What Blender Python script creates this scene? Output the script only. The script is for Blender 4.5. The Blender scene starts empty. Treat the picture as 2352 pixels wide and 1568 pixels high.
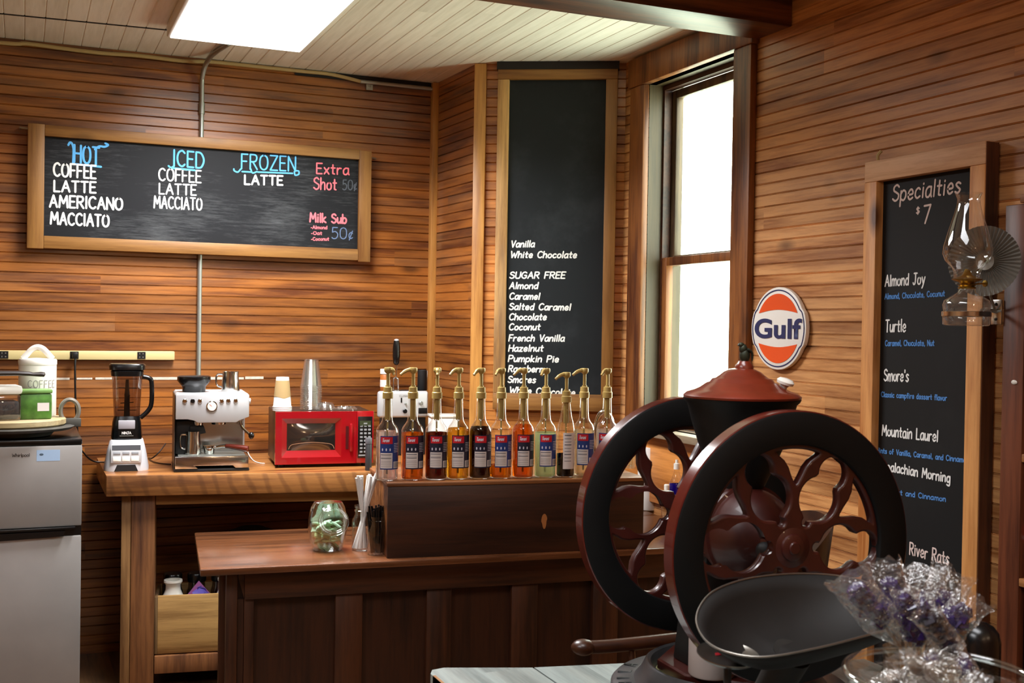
import bpy, bmesh, math, random
from mathutils import Vector, Matrix, Euler
random.seed(7)
S = bpy.context.scene
COL = S.collection
PI = math.pi

# ---------------------------------------------------------------- camera
PSI = math.radians(23.4); PITCH = math.radians(-0.77); ROLL = 0.016
FPX, CX, CY = 2600.0, 1176.0, 784.0
EYE = Vector((0, 0, 1.46))
FWD = Vector((math.sin(PSI)*math.cos(PITCH), math.cos(PSI)*math.cos(PITCH), math.sin(PITCH)))
_r0 = Vector((math.cos(PSI), -math.sin(PSI), 0)); _u0 = _r0.cross(FWD)
RT = _r0*math.cos(ROLL) + _u0*math.sin(ROLL)
UP = _u0*math.cos(ROLL) - _r0*math.sin(ROLL)
cd = bpy.data.cameras.new('camera'); cam = bpy.data.objects.new('camera', cd); COL.objects.link(cam)
cd.sensor_width = 36; cd.lens = FPX/2352*36; cd.clip_start = .05; cd.clip_end = 200
cam.matrix_world = Matrix(((RT.x, UP.x, -FWD.x, EYE.x), (RT.y, UP.y, -FWD.y, EYE.y), (RT.z, UP.z, -FWD.z, EYE.z), (0, 0, 0, 1)))
S.camera = cam
cd.dof.use_dof = True
cd.dof.focus_distance = 3.9
cd.dof.aperture_fstop = 11.0

# ---------------------------------------------------------------- world, exposure, lights
S.view_settings.view_transform = 'Standard'; S.view_settings.look = 'None'
S.view_settings.gamma = 1; S.view_settings.use_curve_mapping = False
S.view_settings.exposure = 0.0
S.cycles.use_denoising = True
S.cycles.max_bounces = 10; S.cycles.transparent_max_bounces = 40; S.cycles.transmission_bounces = 10
S.cycles.sample_clamp_indirect = 6; S.cycles.caustics_reflective = False; S.cycles.caustics_refractive = False
w = bpy.data.worlds.new('daylight'); S.world = w; w.use_nodes = True
_nt = w.node_tree; _bg = _nt.nodes['Background']
_tc = _nt.nodes.new('ShaderNodeTexCoord'); _sp = _nt.nodes.new('ShaderNodeSeparateXYZ'); _nt.links.new(_tc.outputs['Generated'], _sp.inputs[0])
_mr = _nt.nodes.new('ShaderNodeMapRange'); _mr.inputs['From Min'].default_value = -.12; _mr.inputs['From Max'].default_value = .12; _nt.links.new(_sp.outputs[2], _mr.inputs['Value'])
_mx = _nt.nodes.new('ShaderNodeMix'); _mx.data_type = 'RGBA'; _nt.links.new(_mr.outputs[0], _mx.inputs['Factor'])
_mx.inputs['A'].default_value = (.92, 1.0, .83, 1); _mx.inputs['B'].default_value = (.97, 1.0, .97, 1)   # sunlit lawn below, bright hazy sky above
_nt.links.new(_mx.outputs['Result'], _bg.inputs[0]); _bg.inputs[1].default_value = 16.0

def lamp(kind, name, loc, energy, color, size=.3, rot=(0, 0, 0), **kw):
    l = bpy.data.lights.new(name, kind); l.energy = energy; l.color = color
    if kind == 'AREA':
        l.shape = 'RECTANGLE'; l.size = size if not isinstance(size, tuple) else size[0]
        l.size_y = size if not isinstance(size, tuple) else size[1]
    elif kind == 'POINT': l.shadow_soft_size = size
    for k, v in kw.items(): setattr(l, k, v)
    o = bpy.data.objects.new(name, l); COL.objects.link(o); o.location = loc; o.rotation_euler = rot
    return o
# daylight portal just outside the window
pt = lamp('AREA', 'window_daylight_portal', (2.70, 3.9, 1.75), 1, (1, 1, 1), (1.5, .68), (0, math.radians(90), 0))
pt.data.cycles.is_portal = True
PANEL_GLOW = 3.6; PANEL_WATT = 84.0; PANEL_SPREAD = 152
# added unseen fill panels overhead, and a warm bulb of the shop behind the camera
lamp('AREA', 'fill_panel', (-0.9, 1.3, 2.62), 46, (.95, .97, 1), (.6, 1.2), spread=math.radians(145))
lamp('AREA', 'fill_panel', (0.7, 1.35, 2.62), 26, (.95, .97, 1), (.6, 1.2), spread=math.radians(160))
lamp('POINT', 'warm_bulb', (0.5, -0.9, 2.1), 10, (1, .72, .45), .06)
lamp('POINT', 'warm_bulb', (1.6, -0.5, 2.0), 8, (1, .72, .45), .06)

# ---------------------------------------------------------------- pixel helpers (photograph pixel -> point on a real plane)
def ray(u, v): return FWD + RT*((u-CX)/FPX) - UP*((v-CY)/FPX)
def onZ(u, v, z): d = ray(u, v); return EYE + d*((z-EYE.z)/d.z)
def onX(u, v, x): d = ray(u, v); return EYE + d*((x-EYE.x)/d.x)
def onY(u, v, y): d = ray(u, v); return EYE + d*((y-EYE.y)/d.y)
def onP(u, v, p, n): d = ray(u, v); return EYE + d*((p-EYE).dot(n)/d.dot(n))
def onD(u, v, depth): return EYE + ray(u, v)*depth

# ---------------------------------------------------------------- materials
def lin(c):
    if isinstance(c, str):
        c = c.lstrip('#'); c = [int(c[i:i+2], 16)/255 for i in (0, 2, 4)]
        return tuple(x/12.92 if x <= .04045 else ((x+.055)/1.055)**2.4 for x in c)
    return tuple(c)
def newmat(name):
    m = bpy.data.materials.new(name); m.use_nodes = True
    nt = m.node_tree; nt.nodes.clear()
    out = nt.nodes.new('ShaderNodeOutputMaterial')
    return m, nt, out
def node(nt, typ, ins=None, **props):
    n = nt.nodes.new(typ)
    for k, v in props.items(): setattr(n, k, v)
    for k, v in (ins or {}).items():
        if hasattr(v, 'is_output') or isinstance(v, bpy.types.NodeSocket): nt.links.new(v, n.inputs[k])
        else: n.inputs[k].default_value = v
    return n
def c4(c): c = lin(c); return (c[0], c[1], c[2], 1)
def plain(name, col, rough=.5, metal=0, noise=.0, nscale=30, spec=.5, coat=0, bump=0, emit=None, estr=0, alpha=1, trans=0, sss=0):
    m, nt, out = newmat(name)
    b = node(nt, 'ShaderNodeBsdfPrincipled', {'Base Color': c4(col), 'Roughness': rough, 'Metallic': metal})
    b.inputs['Specular IOR Level'].default_value = spec; b.inputs['Coat Weight'].default_value = coat
    b.inputs['Transmission Weight'].default_value = trans
    if emit: b.inputs['Emission Color'].default_value = c4(emit); b.inputs['Emission Strength'].default_value = estr
    if noise or bump:
        tc = node(nt, 'ShaderNodeTexCoord')
        nz = node(nt, 'ShaderNodeTexNoise', {'Vector': tc.outputs['Object'], 'Scale': nscale, 'Detail': 4.0})
        if noise:
            c = lin(col)
            r = node(nt, 'ShaderNodeValToRGB', {'Fac': nz.outputs['Fac']})
            r.color_ramp.elements[0].position = .3; r.color_ramp.elements[1].position = .7
            r.color_ramp.elements[0].color = tuple(x*(1-noise) for x in c)+(1,)
            r.color_ramp.elements[1].color = tuple(min(1, x*(1+noise)) for x in c)+(1,)
            nt.links.new(r.outputs[0], b.inputs['Base Color'])
        if bump:
            bp = node(nt, 'ShaderNodeBump', {'Height': nz.outputs['Fac'], 'Strength': bump, 'Distance': .01})
            nt.links.new(bp.outputs[0], b.inputs['Normal'])
    nt.links.new(b.outputs[0], out.inputs[0])
    return m
def wood(name, dark, light, axis=0, rough=.4, scale=1.0, knots=.25, wear=0, wearcol='#8a8076', coat=.0, plank=0, plankaxis=2, stripes=0, spec=.5, ring=1.0, varm=(.62, 1.2)):
    """grain along local axis; plank>0 gives every board of that pitch its own tone"""
    m, nt, out = newmat(name)
    tc = node(nt, 'ShaderNodeTexCoord'); oi = node(nt, 'ShaderNodeObjectInfo')
    off = node(nt, 'ShaderNodeVectorMath', {0: (13.1, 7.7, 5.3)}, operation='SCALE'); nt.links.new(oi.outputs['Random'], off.inputs['Scale'])
    pos = node(nt, 'ShaderNodeVectorMath', {0: tc.outputs['Object'], 1: off.outputs[0]}, operation='ADD')
    vec = pos.outputs[0]; rnd = None
    if plank:
        sep = node(nt, 'ShaderNodeSeparateXYZ', {0: tc.outputs['Object']})
        dv = node(nt, 'ShaderNodeMath', {0: sep.outputs[plankaxis], 1: 1/plank}, operation='MULTIPLY')
        fl = node(nt, 'ShaderNodeMath', {0: dv.outputs[0]}, operation='FLOOR')
        # butt joints along the run
        jn = node(nt, 'ShaderNodeTexWhiteNoise', {'W': fl.outputs[0]}, noise_dimensions='1D')
        ja = node(nt, 'ShaderNodeMath', {0: sep.outputs[axis], 1: .45}, operation='MULTIPLY')
        jb = node(nt, 'ShaderNodeMath', {0: jn.outputs['Value'], 1: 7.0}, operation='MULTIPLY')
        jc = node(nt, 'ShaderNodeMath', {0: ja.outputs[0], 1: jb.outputs[0]}, operation='ADD')
        jf = node(nt, 'ShaderNodeMath', {0: jc.outputs[0]}, operation='FLOOR')
        cmb = node(nt, 'ShaderNodeCombineXYZ', {0: fl.outputs[0], 1: jf.outputs[0]})
        rnd = node(nt, 'ShaderNodeTexWhiteNoise', {'Vector': cmb.outputs[0]}, noise_dimensions='3D')
        sc = node(nt, 'ShaderNodeVectorMath', {0: rnd.outputs['Color']}, operation='SCALE'); sc.inputs['Scale'].default_value = 9
        ad = node(nt, 'ShaderNodeVectorMath', {0: vec, 1: sc.outputs[0]}, operation='ADD'); vec = ad.outputs[0]
    st = [26*scale]*3; st[axis] = 1.6*scale
    mp = node(nt, 'ShaderNodeMapping', {'Vector': vec, 'Scale': tuple(st)})
    st2 = [9*scale]*3; st2[axis] = .9*scale
    mp2 = node(nt, 'ShaderNodeMapping', {'Vector': vec, 'Scale': tuple(st2)})
    n1 = node(nt, 'ShaderNodeTexNoise', {'Vector': mp.outputs[0], 'Scale': 3.0, 'Detail': 6.0, 'Roughness': .65})
    n2 = node(nt, 'ShaderNodeTexNoise', {'Vector': mp2.outputs[0], 'Scale': 1.0, 'Detail': 2.0})
    rg = node(nt, 'ShaderNodeMath', {0: n2.outputs['Fac'], 1: 16.0*ring}, operation='MULTIPLY')
    sn = node(nt, 'ShaderNodeMath', {0: rg.outputs[0]}, operation='SINE')
    sa = node(nt, 'ShaderNodeMath', {0: sn.outputs[0], 1: .17}, operation='MULTIPLY')
    ad = node(nt, 'ShaderNodeMath', {0: n1.outputs['Fac'], 1: sa.outputs[0]}, operation='ADD')
    rp = node(nt, 'ShaderNodeValToRGB', {'Fac': ad.outputs[0]})
    rp.color_ramp.elements[0].position = .28; rp.color_ramp.elements[1].position = .72
    rp.color_ramp.elements[0].color = c4(dark); rp.color_ramp.elements[1].color = c4(light)
    colr = rp.outputs[0]
    def mix(fac, a, b, mode='MIX'):
        x = node(nt, 'ShaderNodeMix', data_type='RGBA', blend_type=mode)
        for s, v in ((x.inputs['Factor'], fac), (x.inputs['A'], a), (x.inputs['B'], b)):
            if isinstance(v, bpy.types.NodeSocket): nt.links.new(v, s)
            else: s.default_value = v
        return x.outputs['Result']
    if plank:
        mr = node(nt, 'ShaderNodeMapRange', {'Value': rnd.outputs['Value'], 'To Min': varm[0], 'To Max': varm[1]})
        hs = node(nt, 'ShaderNodeHueSaturation', {'Color': colr, 'Value': mr.outputs[0]}); colr = hs.outputs[0]
    if knots:
        sk = [5.0*scale]*3; sk[axis] = 2.2*scale
        mk = node(nt, 'ShaderNodeMapping', {'Vector': vec, 'Scale': tuple(sk)})
        vo = node(nt, 'ShaderNodeTexVoronoi', {'Vector': mk.outputs[0], 'Scale': 1.0, 'Randomness': 1.0})
        kr = node(nt, 'ShaderNodeValToRGB', {'Fac': vo.outputs['Distance']})
        kr.color_ramp.elements[0].position = .05; kr.color_ramp.elements[1].position = .15
        kr.color_ramp.elements[0].color = (knots*2.4, )*3+(1,); kr.color_ramp.elements[1].color = (0, 0, 0, 1)
        d = lin(dark); colr = mix(kr.outputs[0], colr, (d[0]*.3, d[1]*.28, d[2]*.3, 1))
    if stripes:   # saw marks across the edge
        ms = node(nt, 'ShaderNodeMapping', {'Vector': vec, 'Rotation': (0, .32, 0)})
        wv = node(nt, 'ShaderNodeTexWave', {'Vector': ms.outputs[0], 'Scale': 5.0, 'Distortion': 6.0, 'Detail': 3.0, 'Detail Scale': .8})
        wr = node(nt, 'ShaderNodeValToRGB', {'Fac': wv.outputs['Fac']})
        wr.color_ramp.elements[0].position = .62; wr.color_ramp.elements[1].position = .95
        wr.color_ramp.elements[0].color = (0, 0, 0, 1); wr.color_ramp.elements[1].color = (stripes, )*3+(1,)
        d = lin(dark); colr = mix(wr.outputs[0], colr, (d[0]*.5, d[1]*.45, d[2]*.45, 1))
    if wear:
        mw = node(nt, 'ShaderNodeTexNoise', {'Vector': mp2.outputs[0], 'Scale': .7, 'Detail': 5.0, 'Roughness': .7})
        wr = node(nt, 'ShaderNodeValToRGB', {'Fac': mw.outputs['Fac']})
        wr.color_ramp.elements[0].position = .5; wr.color_ramp.elements[1].position = .68
        wr.color_ramp.elements[0].color = (0, 0, 0, 1); wr.color_ramp.elements[1].color = (wear, )*3+(1,)
        colr = mix(wr.outputs[0], colr, c4(wearcol))
    b = node(nt, 'ShaderNodeBsdfPrincipled', {'Base Color': colr, 'Roughness': rough})
    b.inputs['Coat Weight'].default_value = coat; b.inputs['Coat Roughness'].default_value = .2
    b.inputs['Specular IOR Level'].default_value = spec
    bp = node(nt, 'ShaderNodeBump', {'Height': n1.outputs['Fac'], 'Strength': .12, 'Distance': .004})
    nt.links.new(bp.outputs[0], b.inputs['Normal'])
    nt.links.new(b.outputs[0], out.inputs[0])
    return m
def clearglass(name, tint=(1, 1, 1), gl=.06, rough=.02, body=0.0, bodycol=(1, 1, 1), dirt=0):
    """thin clear wall: sharp reflection over a tinted see-through"""
    m, nt, out = newmat(name)
    t = node(nt, 'ShaderNodeBsdfTransparent', {'Color': tuple(tint)+(1,)})
    g = node(nt, 'ShaderNodeBsdfGlossy', {'Color': (1, 1, 1, 1), 'Roughness': rough})
    lw = node(nt, 'ShaderNodeLayerWeight', {'Blend': .28})
    mr = node(nt, 'ShaderNodeMapRange', {'Value': lw.outputs['Facing'], 'To Min': gl, 'To Max': .75})
    x = node(nt, 'ShaderNodeMixShader', {0: mr.outputs[0], 1: t.outputs[0], 2: g.outputs[0]})
    res = x
    if body:
        d = node(nt, 'ShaderNodeBsdfDiffuse', {'Color': tuple(bodycol)+(1,)})
        tl = node(nt, 'ShaderNodeBsdfTranslucent', {'Color': tuple(bodycol)+(1,)})
        dm = node(nt, 'ShaderNodeMixShader', {0: .5, 1: d.outputs[0], 2: tl.outputs[0]})
        res = node(nt, 'ShaderNodeMixShader', {0: body, 1: x.outputs[0], 2: dm.outputs[0]})
        if dirt:
            tc = node(nt, 'ShaderNodeTexCoord')
            nz = node(nt, 'ShaderNodeTexNoise', {'Vector': tc.outputs['Object'], 'Scale': dirt, 'Detail': 3.0})
            r = node(nt, 'ShaderNodeMapRange', {'Value': nz.outputs['Fac'], 'From Min': .35, 'From Max': .7, 'To Min': body*.3, 'To Max': min(1, body*2)})
            nt.links.new(r.outputs[0], res.inputs[0])
            bp = node(nt, 'ShaderNodeBump', {'Height': nz.outputs['Fac'], 'Strength': .9, 'Distance': .02})
            nt.links.new(bp.outputs[0], g.inputs['Normal'])
    nt.links.new(res.outputs[0], out.inputs[0])
    return m
def liquid(name, col, dens=.5, body=.25):
    m, nt, out = newmat(name)
    c = lin(col)
    r = node(nt, 'ShaderNodeBsdfRefraction', {'Color': tuple(c)+(1,), 'Roughness': .0, 'IOR': 1.34})
    t = node(nt, 'ShaderNodeBsdfTransparent', {'Color': tuple(c)+(1,)})
    x = node(nt, 'ShaderNodeMixShader', {0: .45, 1: r.outputs[0], 2: t.outputs[0]})
    tl = node(nt, 'ShaderNodeBsdfTranslucent', {'Color': tuple(c)+(1,)})
    y = node(nt, 'ShaderNodeMixShader', {0: body, 1: x.outputs[0], 2: tl.outputs[0]})
    nt.links.new(y.outputs[0], out.inputs[0])
    return m
def emitter(name, col, strength):
    m, nt, out = newmat(name)
    e = node(nt, 'ShaderNodeEmission', {'Color': c4(col), 'Strength': strength}); nt.links.new(e.outputs[0], out.inputs[0]); return m

# ---------------------------------------------------------------- mesh builder
class MB:
    def __init__(s): s.bm = bmesh.new()
    def add(s, vs, fs, M=None):
        M = M or Matrix.Identity(4)
        nv = [s.bm.verts.new(M @ Vector(v)) for v in vs]
        for f in fs:
            try: s.bm.faces.new([nv[i] for i in f])
            except ValueError: pass
        return s
    def box(s, x0, x1, y0, y1, z0, z1, M=None, bev=0, seg=2):
        b = bmesh.new()
        v = [b.verts.new(p) for p in ((x0, y0, z0), (x1, y0, z0), (x1, y1, z0), (x0, y1, z0), (x0, y0, z1), (x1, y0, z1), (x1, y1, z1), (x0, y1, z1))]
        for f in ((3, 2, 1, 0), (4, 5, 6, 7), (0, 1, 5, 4), (1, 2, 6, 5), (2, 3, 7, 6), (3, 0, 4, 7)): b.faces.new([v[i] for i in f])
        if bev: bmesh.ops.bevel(b, geom=b.edges[:], offset=bev, segments=seg, profile=.5, affect='EDGES')
        b.verts.index_update(); s.add([q.co.copy() for q in b.verts], [[q.index for q in f.verts] for f in b.faces], M); b.free(); return s
    def lathe(s, prof, seg=32, M=None, capb=True, capt=True, sx=1, sy=1):
        vs, fs = [], []
        n = len(prof)
        for (r, z) in prof:
            for k in range(seg):
                a = 2*PI*k/seg; vs.append((r*math.cos(a)*sx, r*math.sin(a)*sy, z))
        for i in range(n-1):
            for k in range(seg):
                k2 = (k+1) % seg; fs.append((i*seg+k, i*seg+k2, (i+1)*seg+k2, (i+1)*seg+k))
        if capb and prof[0][0] > 1e-6: fs.append(tuple(reversed(range(seg))))
        if capt and prof[-1][0] > 1e-6: fs.append(tuple(range((n-1)*seg, n*seg)))
        return s.add(vs, fs, M)
    def tube(s, pts, r, seg=8, M=None, closed=False, flat=1.0, caps=True):
        pts = [Vector(p) for p in pts]; n = len(pts)
        rs = r if isinstance(r, (list, tuple)) else [r]*n
        vs, fs = [], []; prev = None
        for i, p in enumerate(pts):
            t = (pts[(i+1) % n]-pts[i-1]) if closed or 0 < i < n-1 else (pts[1]-pts[0] if i == 0 else pts[-1]-pts[-2])
            t.normalize()
            if prev is None:
                a = Vector((0, 0, 1)) if abs(t.z) < .9 else Vector((1, 0, 0)); u = t.cross(a).normalized()
            else: u = (prev - t*prev.dot(t)).normalized()
            prev = u; v = t.cross(u)
            for k in range(seg):
                a = 2*PI*k/seg; vs.append(p + u*(math.cos(a)*rs[i]) + v*(math.sin(a)*rs[i]*flat))
        m = n if closed else n-1
        for i in range(m):
            j = (i+1) % n
            for k in range(seg):
                k2 = (k+1) % seg; fs.append((i*seg+k, i*seg+k2, j*seg+k2, j*seg+k))
        if not closed and caps: fs.append(tuple(reversed(range(seg)))); fs.append(tuple(range((n-1)*seg, n*seg)))
        return s.add(vs, fs, M)
    def prism(s, poly, d0, d1, M=None, bev=0):
        """poly in local x,z ; extruded along local y from d0 to d1"""
        b = bmesh.new(); n = len(poly)
        a = [b.verts.new((x, d0, z)) for x, z in poly]; c = [b.verts.new((x, d1, z)) for x, z in poly]
        b.faces.new(a); b.faces.new(list(reversed(c)))
        for i in range(n): b.faces.new((a[i], c[i], c[(i+1) % n], a[(i+1) % n]))
        bmesh.ops.recalc_face_normals(b, faces=b.faces)
        if bev: bmesh.ops.bevel(b, geom=b.edges[:], offset=bev, segments=2, profile=.5, affect='EDGES')
        b.verts.index_update(); s.add([q.co.copy() for q in b.verts], [[q.index for q in f.verts] for f in b.faces], M); b.free(); return s
    def ball(s, c, r, M=None, seg=20, rings=12, sc=(1, 1, 1)):
        prof = [(r*math.sin(PI*i/rings), -r*math.cos(PI*i/rings)) for i in range(rings+1)]
        prof[0] = (1e-5, -r); prof[-1] = (1e-5, r)
        T = Matrix.Translation(c) @ Matrix.Diagonal((sc[0], sc[1], sc[2], 1))
        return s.lathe(prof, seg, (M or Matrix.Identity(4)) @ T, False, False)
    def cyl(s, c, r, h, seg=24, M=None, bev=0):
        T = (M or Matrix.Identity(4)) @ Matrix.Translation(c)
        if bev: p = [(r-bev, 0), (r, bev), (r, h-bev), (r-bev, h)]
        else: p = [(r, 0), (r, h)]
        return s.lathe(p, seg, T)
    def build(s, name, m, parent=None, smooth=40, loc=None, rz=0, M=None):
        bmesh.ops.recalc_face_normals(s.bm, faces=s.bm.faces)
        me = bpy.data.meshes.new(name); s.bm.to_mesh(me); s.bm.free()
        if m: me.materials.append(m)
        if smooth:
            for p in me.polygons: p.use_smooth = True
            me.set_sharp_from_angle(angle=math.radians(smooth))
        o = bpy.data.objects.new(name, me); COL.objects.link(o)
        if parent: o.parent = parent
        if M is not None: o.matrix_local = M
        else:
            if loc is not None: o.location = loc
            o.rotation_euler = (0, 0, rz)
        return o
def RX(a): return Matrix.Rotation(a, 4, 'X')
def RY(a): return Matrix.Rotation(a, 4, 'Y')
def RZ(a): return Matrix.Rotation(a, 4, 'Z')
def T(x, y=0, z=0): return Matrix.Translation(x if isinstance(x, (tuple, Vector)) else (x, y, z))
def tag(o, label, cat, group=None):
    o['label'] = label; o['category'] = cat
    if group: o['group'] = group
    return o
def thing(name, label, cat, loc=(0, 0, 0), rz=0, group=None, M=None):
    o = bpy.data.objects.new(name, None); COL.objects.link(o); o.empty_display_size = .05
    if M is not None: o.matrix_world = M
    else: o.location = loc; o.rotation_euler = (0, 0, rz)
    return tag(o, label, cat, group)
def struct(o): o['kind'] = 'structure'; return o
def dup(root, loc, rz=0, label=None, group=None, M=None):
    r = root.copy(); COL.objects.link(r)
    if M is not None: r.matrix_world = M
    else: r.location = loc; r.rotation_euler = (0, 0, rz)
    if label: r['label'] = label
    if group: r['group'] = group
    for ch in list(root.children):
        c = ch.copy(); COL.objects.link(c); c.parent = r
        for g in list(ch.children):
            d = g.copy(); COL.objects.link(d); d.parent = c
    return r
def crom(pts, n=6, closed=False):
    """smooth curve through points"""
    P = [Vector(p) for p in pts]; m = len(P); out = []
    rng = m if closed else m-1
    for i in range(rng):
        if closed: a, b, c, d = P[i-1], P[i], P[(i+1) % m], P[(i+2) % m]
        else: a, b, c, d = P[max(i-1, 0)], P[i], P[i+1], P[min(i+2, m-1)]
        for k in range(n):
            t = k/n
            out.append(.5*((2*b)+(c-a)*t+(2*a-5*b+4*c-d)*t*t+(3*b-a-3*c+d)*t**3))
    if not closed: out.append(P[-1])
    return out

# ---------------------------------------------------------------- a pen alphabet (strokes)
GL = {
'A': '.62|0,0 .31,1 .62,0;.12,.36 .5,.36', 'B': '.54|0,0 0,1;~0,1 .4,.95 .42,.7 .26,.53 0,.52;~0,.52 .42,.48 .52,.25 .36,.03 0,0',
'C': '.58|~.56,.86 .36,1 .1,.86 0,.5 .1,.14 .36,0 .57,.14', 'D': '.6|0,0 0,1;~0,1 .38,.95 .6,.52 .4,.06 0,0',
'E': '.46|.46,1 0,1 0,0 .46,0;0,.52 .38,.52', 'F': '.46|.46,1 0,1 0,0;0,.52 .38,.52',
'G': '.6|~.56,.86 .36,1 .1,.86 0,.5 .1,.14 .36,0 .58,.14;.58,.14 .58,.46 .34,.46', 'H': '.56|0,0 0,1;.56,0 .56,1;0,.52 .56,.52',
'I': '.1|.05,0 .05,1', 'J': '.5|~.34,1 .34,.3 .26,.04 .1,0 0,.14;.12,1 .56,1', 'L': '.44|0,1 0,0 .44,0',
'M': '.72|0,0 .08,1 .36,.35 .64,1 .72,0', 'N': '.56|0,0 0,1 .56,0 .56,1',
'O': '.62|~.31,1 .08,.86 0,.5 .08,.14 .31,0 .54,.14 .62,.5 .54,.86 .31,1', 'P': '.52|0,0 0,1;~0,1 .4,.97 .52,.74 .38,.5 0,.46',
'R': '.54|0,0 0,1;~0,1 .4,.97 .5,.76 .38,.54 0,.5;.2,.5 .54,0', 'S': '.52|~.5,.86 .3,1 .06,.88 .06,.66 .28,.53 .5,.38 .48,.12 .24,0 0,.14',
'T': '.56|0,1 .56,1;.28,1 .28,0', 'U': '.56|~0,1 0,.3 .1,.04 .28,0 .46,.04 .56,.3 .56,1', 'V': '.56|0,1 .28,0 .56,1', 'W': '.84|0,1 .2,0 .42,.7 .64,0 .84,1',
'Z': '.56|0,1 .56,1 0,0 .56,0',
'a': '.46|~.44,.6 .2,.62 .02,.42 .04,.08 .24,0 .42,.2;.44,.62 .44,.12 .5,0', 'b': '.46|0,1 0,0;~0,.4 .2,.62 .42,.5 .44,.2 .26,0 0,.12',
'c': '.42|~.4,.52 .24,.62 .04,.46 .02,.16 .2,0 .42,.1', 'd': '.46|~.42,.44 .24,.62 .04,.44 .04,.12 .22,0 .42,.2;.44,1 .44,0',
'e': '.44|~.03,.3 .4,.34 .36,.56 .2,.62 .03,.42 .04,.14 .2,0 .42,.1', 'f': '.34|~.36,.94 .22,1 .14,.84 .14,0;0,.58 .32,.58',
'g': '.46|~.42,.5 .24,.62 .04,.44 .06,.1 .24,.02 .42,.2;~.44,.62 .44,-.2 .3,-.36 .04,-.28', 'h': '.44|0,1 0,0;~0,.36 .2,.62 .4,.52 .42,0',
'i': '.1|.05,.6 .05,0;.05,.82 .055,.86', 'k': '.42|0,1 0,0;.38,.6 .02,.26 .42,0', 'l': '.1|.05,1 .05,0',
'm': '.7|0,.6 0,0;~0,.36 .16,.62 .32,.5 .34,0;~.34,.36 .5,.62 .66,.5 .68,0', 'n': '.44|0,.6 0,0;~0,.36 .2,.62 .4,.52 .42,0',
'o': '.46|~.23,.62 .04,.48 .02,.14 .23,0 .43,.14 .43,.48 .23,.62', 'p': '.46|0,.6 0,-.36;~0,.4 .2,.62 .42,.5 .44,.2 .26,0 0,.12',
'r': '.34|0,.6 0,0;~0,.34 .14,.58 .34,.58', 's': '.4|~.38,.54 .2,.62 .04,.5 .2,.33 .38,.18 .22,0 0,.08', 't': '.34|.15,.9 .15,.06 .3,.02;0,.6 .34,.6',
'u': '.44|~0,.6 .02,.14 .18,0 .4,.24;.43,.6 .43,0', 'v': '.4|0,.6 .2,0 .4,.6', 'w': '.6|0,.6 .15,0 .3,.44 .45,0 .6,.6', 'x': '.4|0,.6 .4,0;.4,.6 0,0',
'y': '.44|0,.6 .2,.06;~.44,.6 .2,-.1 .04,-.36', 'z': '.4|0,.6 .4,.6 0,0 .4,0',
'0': '.56|~.28,1 .06,.86 0,.5 .06,.14 .28,0 .5,.14 .56,.5 .5,.86 .28,1', '5': '.5|.46,1 .06,1 .04,.58;~.04,.58 .3,.64 .5,.4 .4,.08 .16,0 0,.1',
'7': '.5|0,1 .5,1 .18,0', '$': '.4|~.38,.8 .2,.9 .04,.74 .2,.52 .38,.34 .2,.12 0,.2;.2,1 .2,0', '¢': '.34|~.32,.5 .18,.58 .03,.42 .04,.14 .18,.04 .32,.12;.32,.72 .04,-.1',
',': '.1|.07,.06 .02,-.14', "'": '.1|.05,1 .05,.8', '-': '.26|.02,.32 .22,.32', '.': '.1|.04,.02 .05,.04', ' ': '.34|',
}
def strokes(text, gap=.2):
    out = []; x = 0
    for ch in text:
        wd, _, body = GL[ch].partition('|')
        for st in body.split(';'):
            if not st: continue
            sm = st[0] == '~'
            pts = [tuple(map(float, p.split(','))) for p in st.lstrip('~').split()]
            if sm: pts = [(p.x, p.y) for p in crom([(a, b, 0) for a, b in pts], 5)]
            out.append([(x+a, b) for a, b in pts])
        x += float(wd)+gap
    return out, x-gap
_lay = [0]
def ribbon(mb, pl, wd, M, z=0.0):
    """flat pen stroke in the local xz plane, facing -y; every stroke lies a hair above the last one"""
    h = wd/2; _lay[0] = (_lay[0]+1) % 40; y = z-_lay[0]*.00003
    P = [Vector((a, b)) for a, b in pl]
    Q = [P[0]]
    for p in P[1:]:
        if (p-Q[-1]).length > 1e-5: Q.append(p)
    n = len(Q)
    if n < 2: return
    for i in range(1, n-1):
        if (Q[i]-Q[i-1]).normalized().dot((Q[i+1]-Q[i]).normalized()) < .3:   # sharp corner: lift the pen
            ribbon(mb, [tuple(p) for p in Q[:i+1]], wd, M, z); ribbon(mb, [tuple(p) for p in Q[i:]], wd, M, z); return
    L = []; R = []
    d0 = (Q[1]-Q[0]).normalized(); n0 = Vector((-d0.y, d0.x)); e = Q[0]-d0*h*.9
    L.append(e+n0*h*.45); R.append(e-n0*h*.45)
    for i in range(n):
        da = (Q[i]-Q[i-1]).normalized() if i else d0
        db = (Q[i+1]-Q[i]).normalized() if i < n-1 else da
        m = da+db
        if m.length < .35: m = Vector((db.x, db.y))
        m.normalize(); nn = Vector((-m.y, m.x)); c = max(.5, nn.dot(Vector((-da.y, da.x))))
        L.append(Q[i]+nn*h/c); R.append(Q[i]-nn*h/c)
    d1 = (Q[-1]-Q[-2]).normalized(); n1 = Vector((-d1.y, d1.x)); e = Q[-1]+d1*h*.9
    L.append(e+n1*h*.45); R.append(e-n1*h*.45)
    k = len(L)
    mb.add([(p.x, y, p.y) for p in L]+[(p.x, y, p.y) for p in R], [(i, i+1, k+i+1, k+i) for i in range(k-1)], M)
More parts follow.
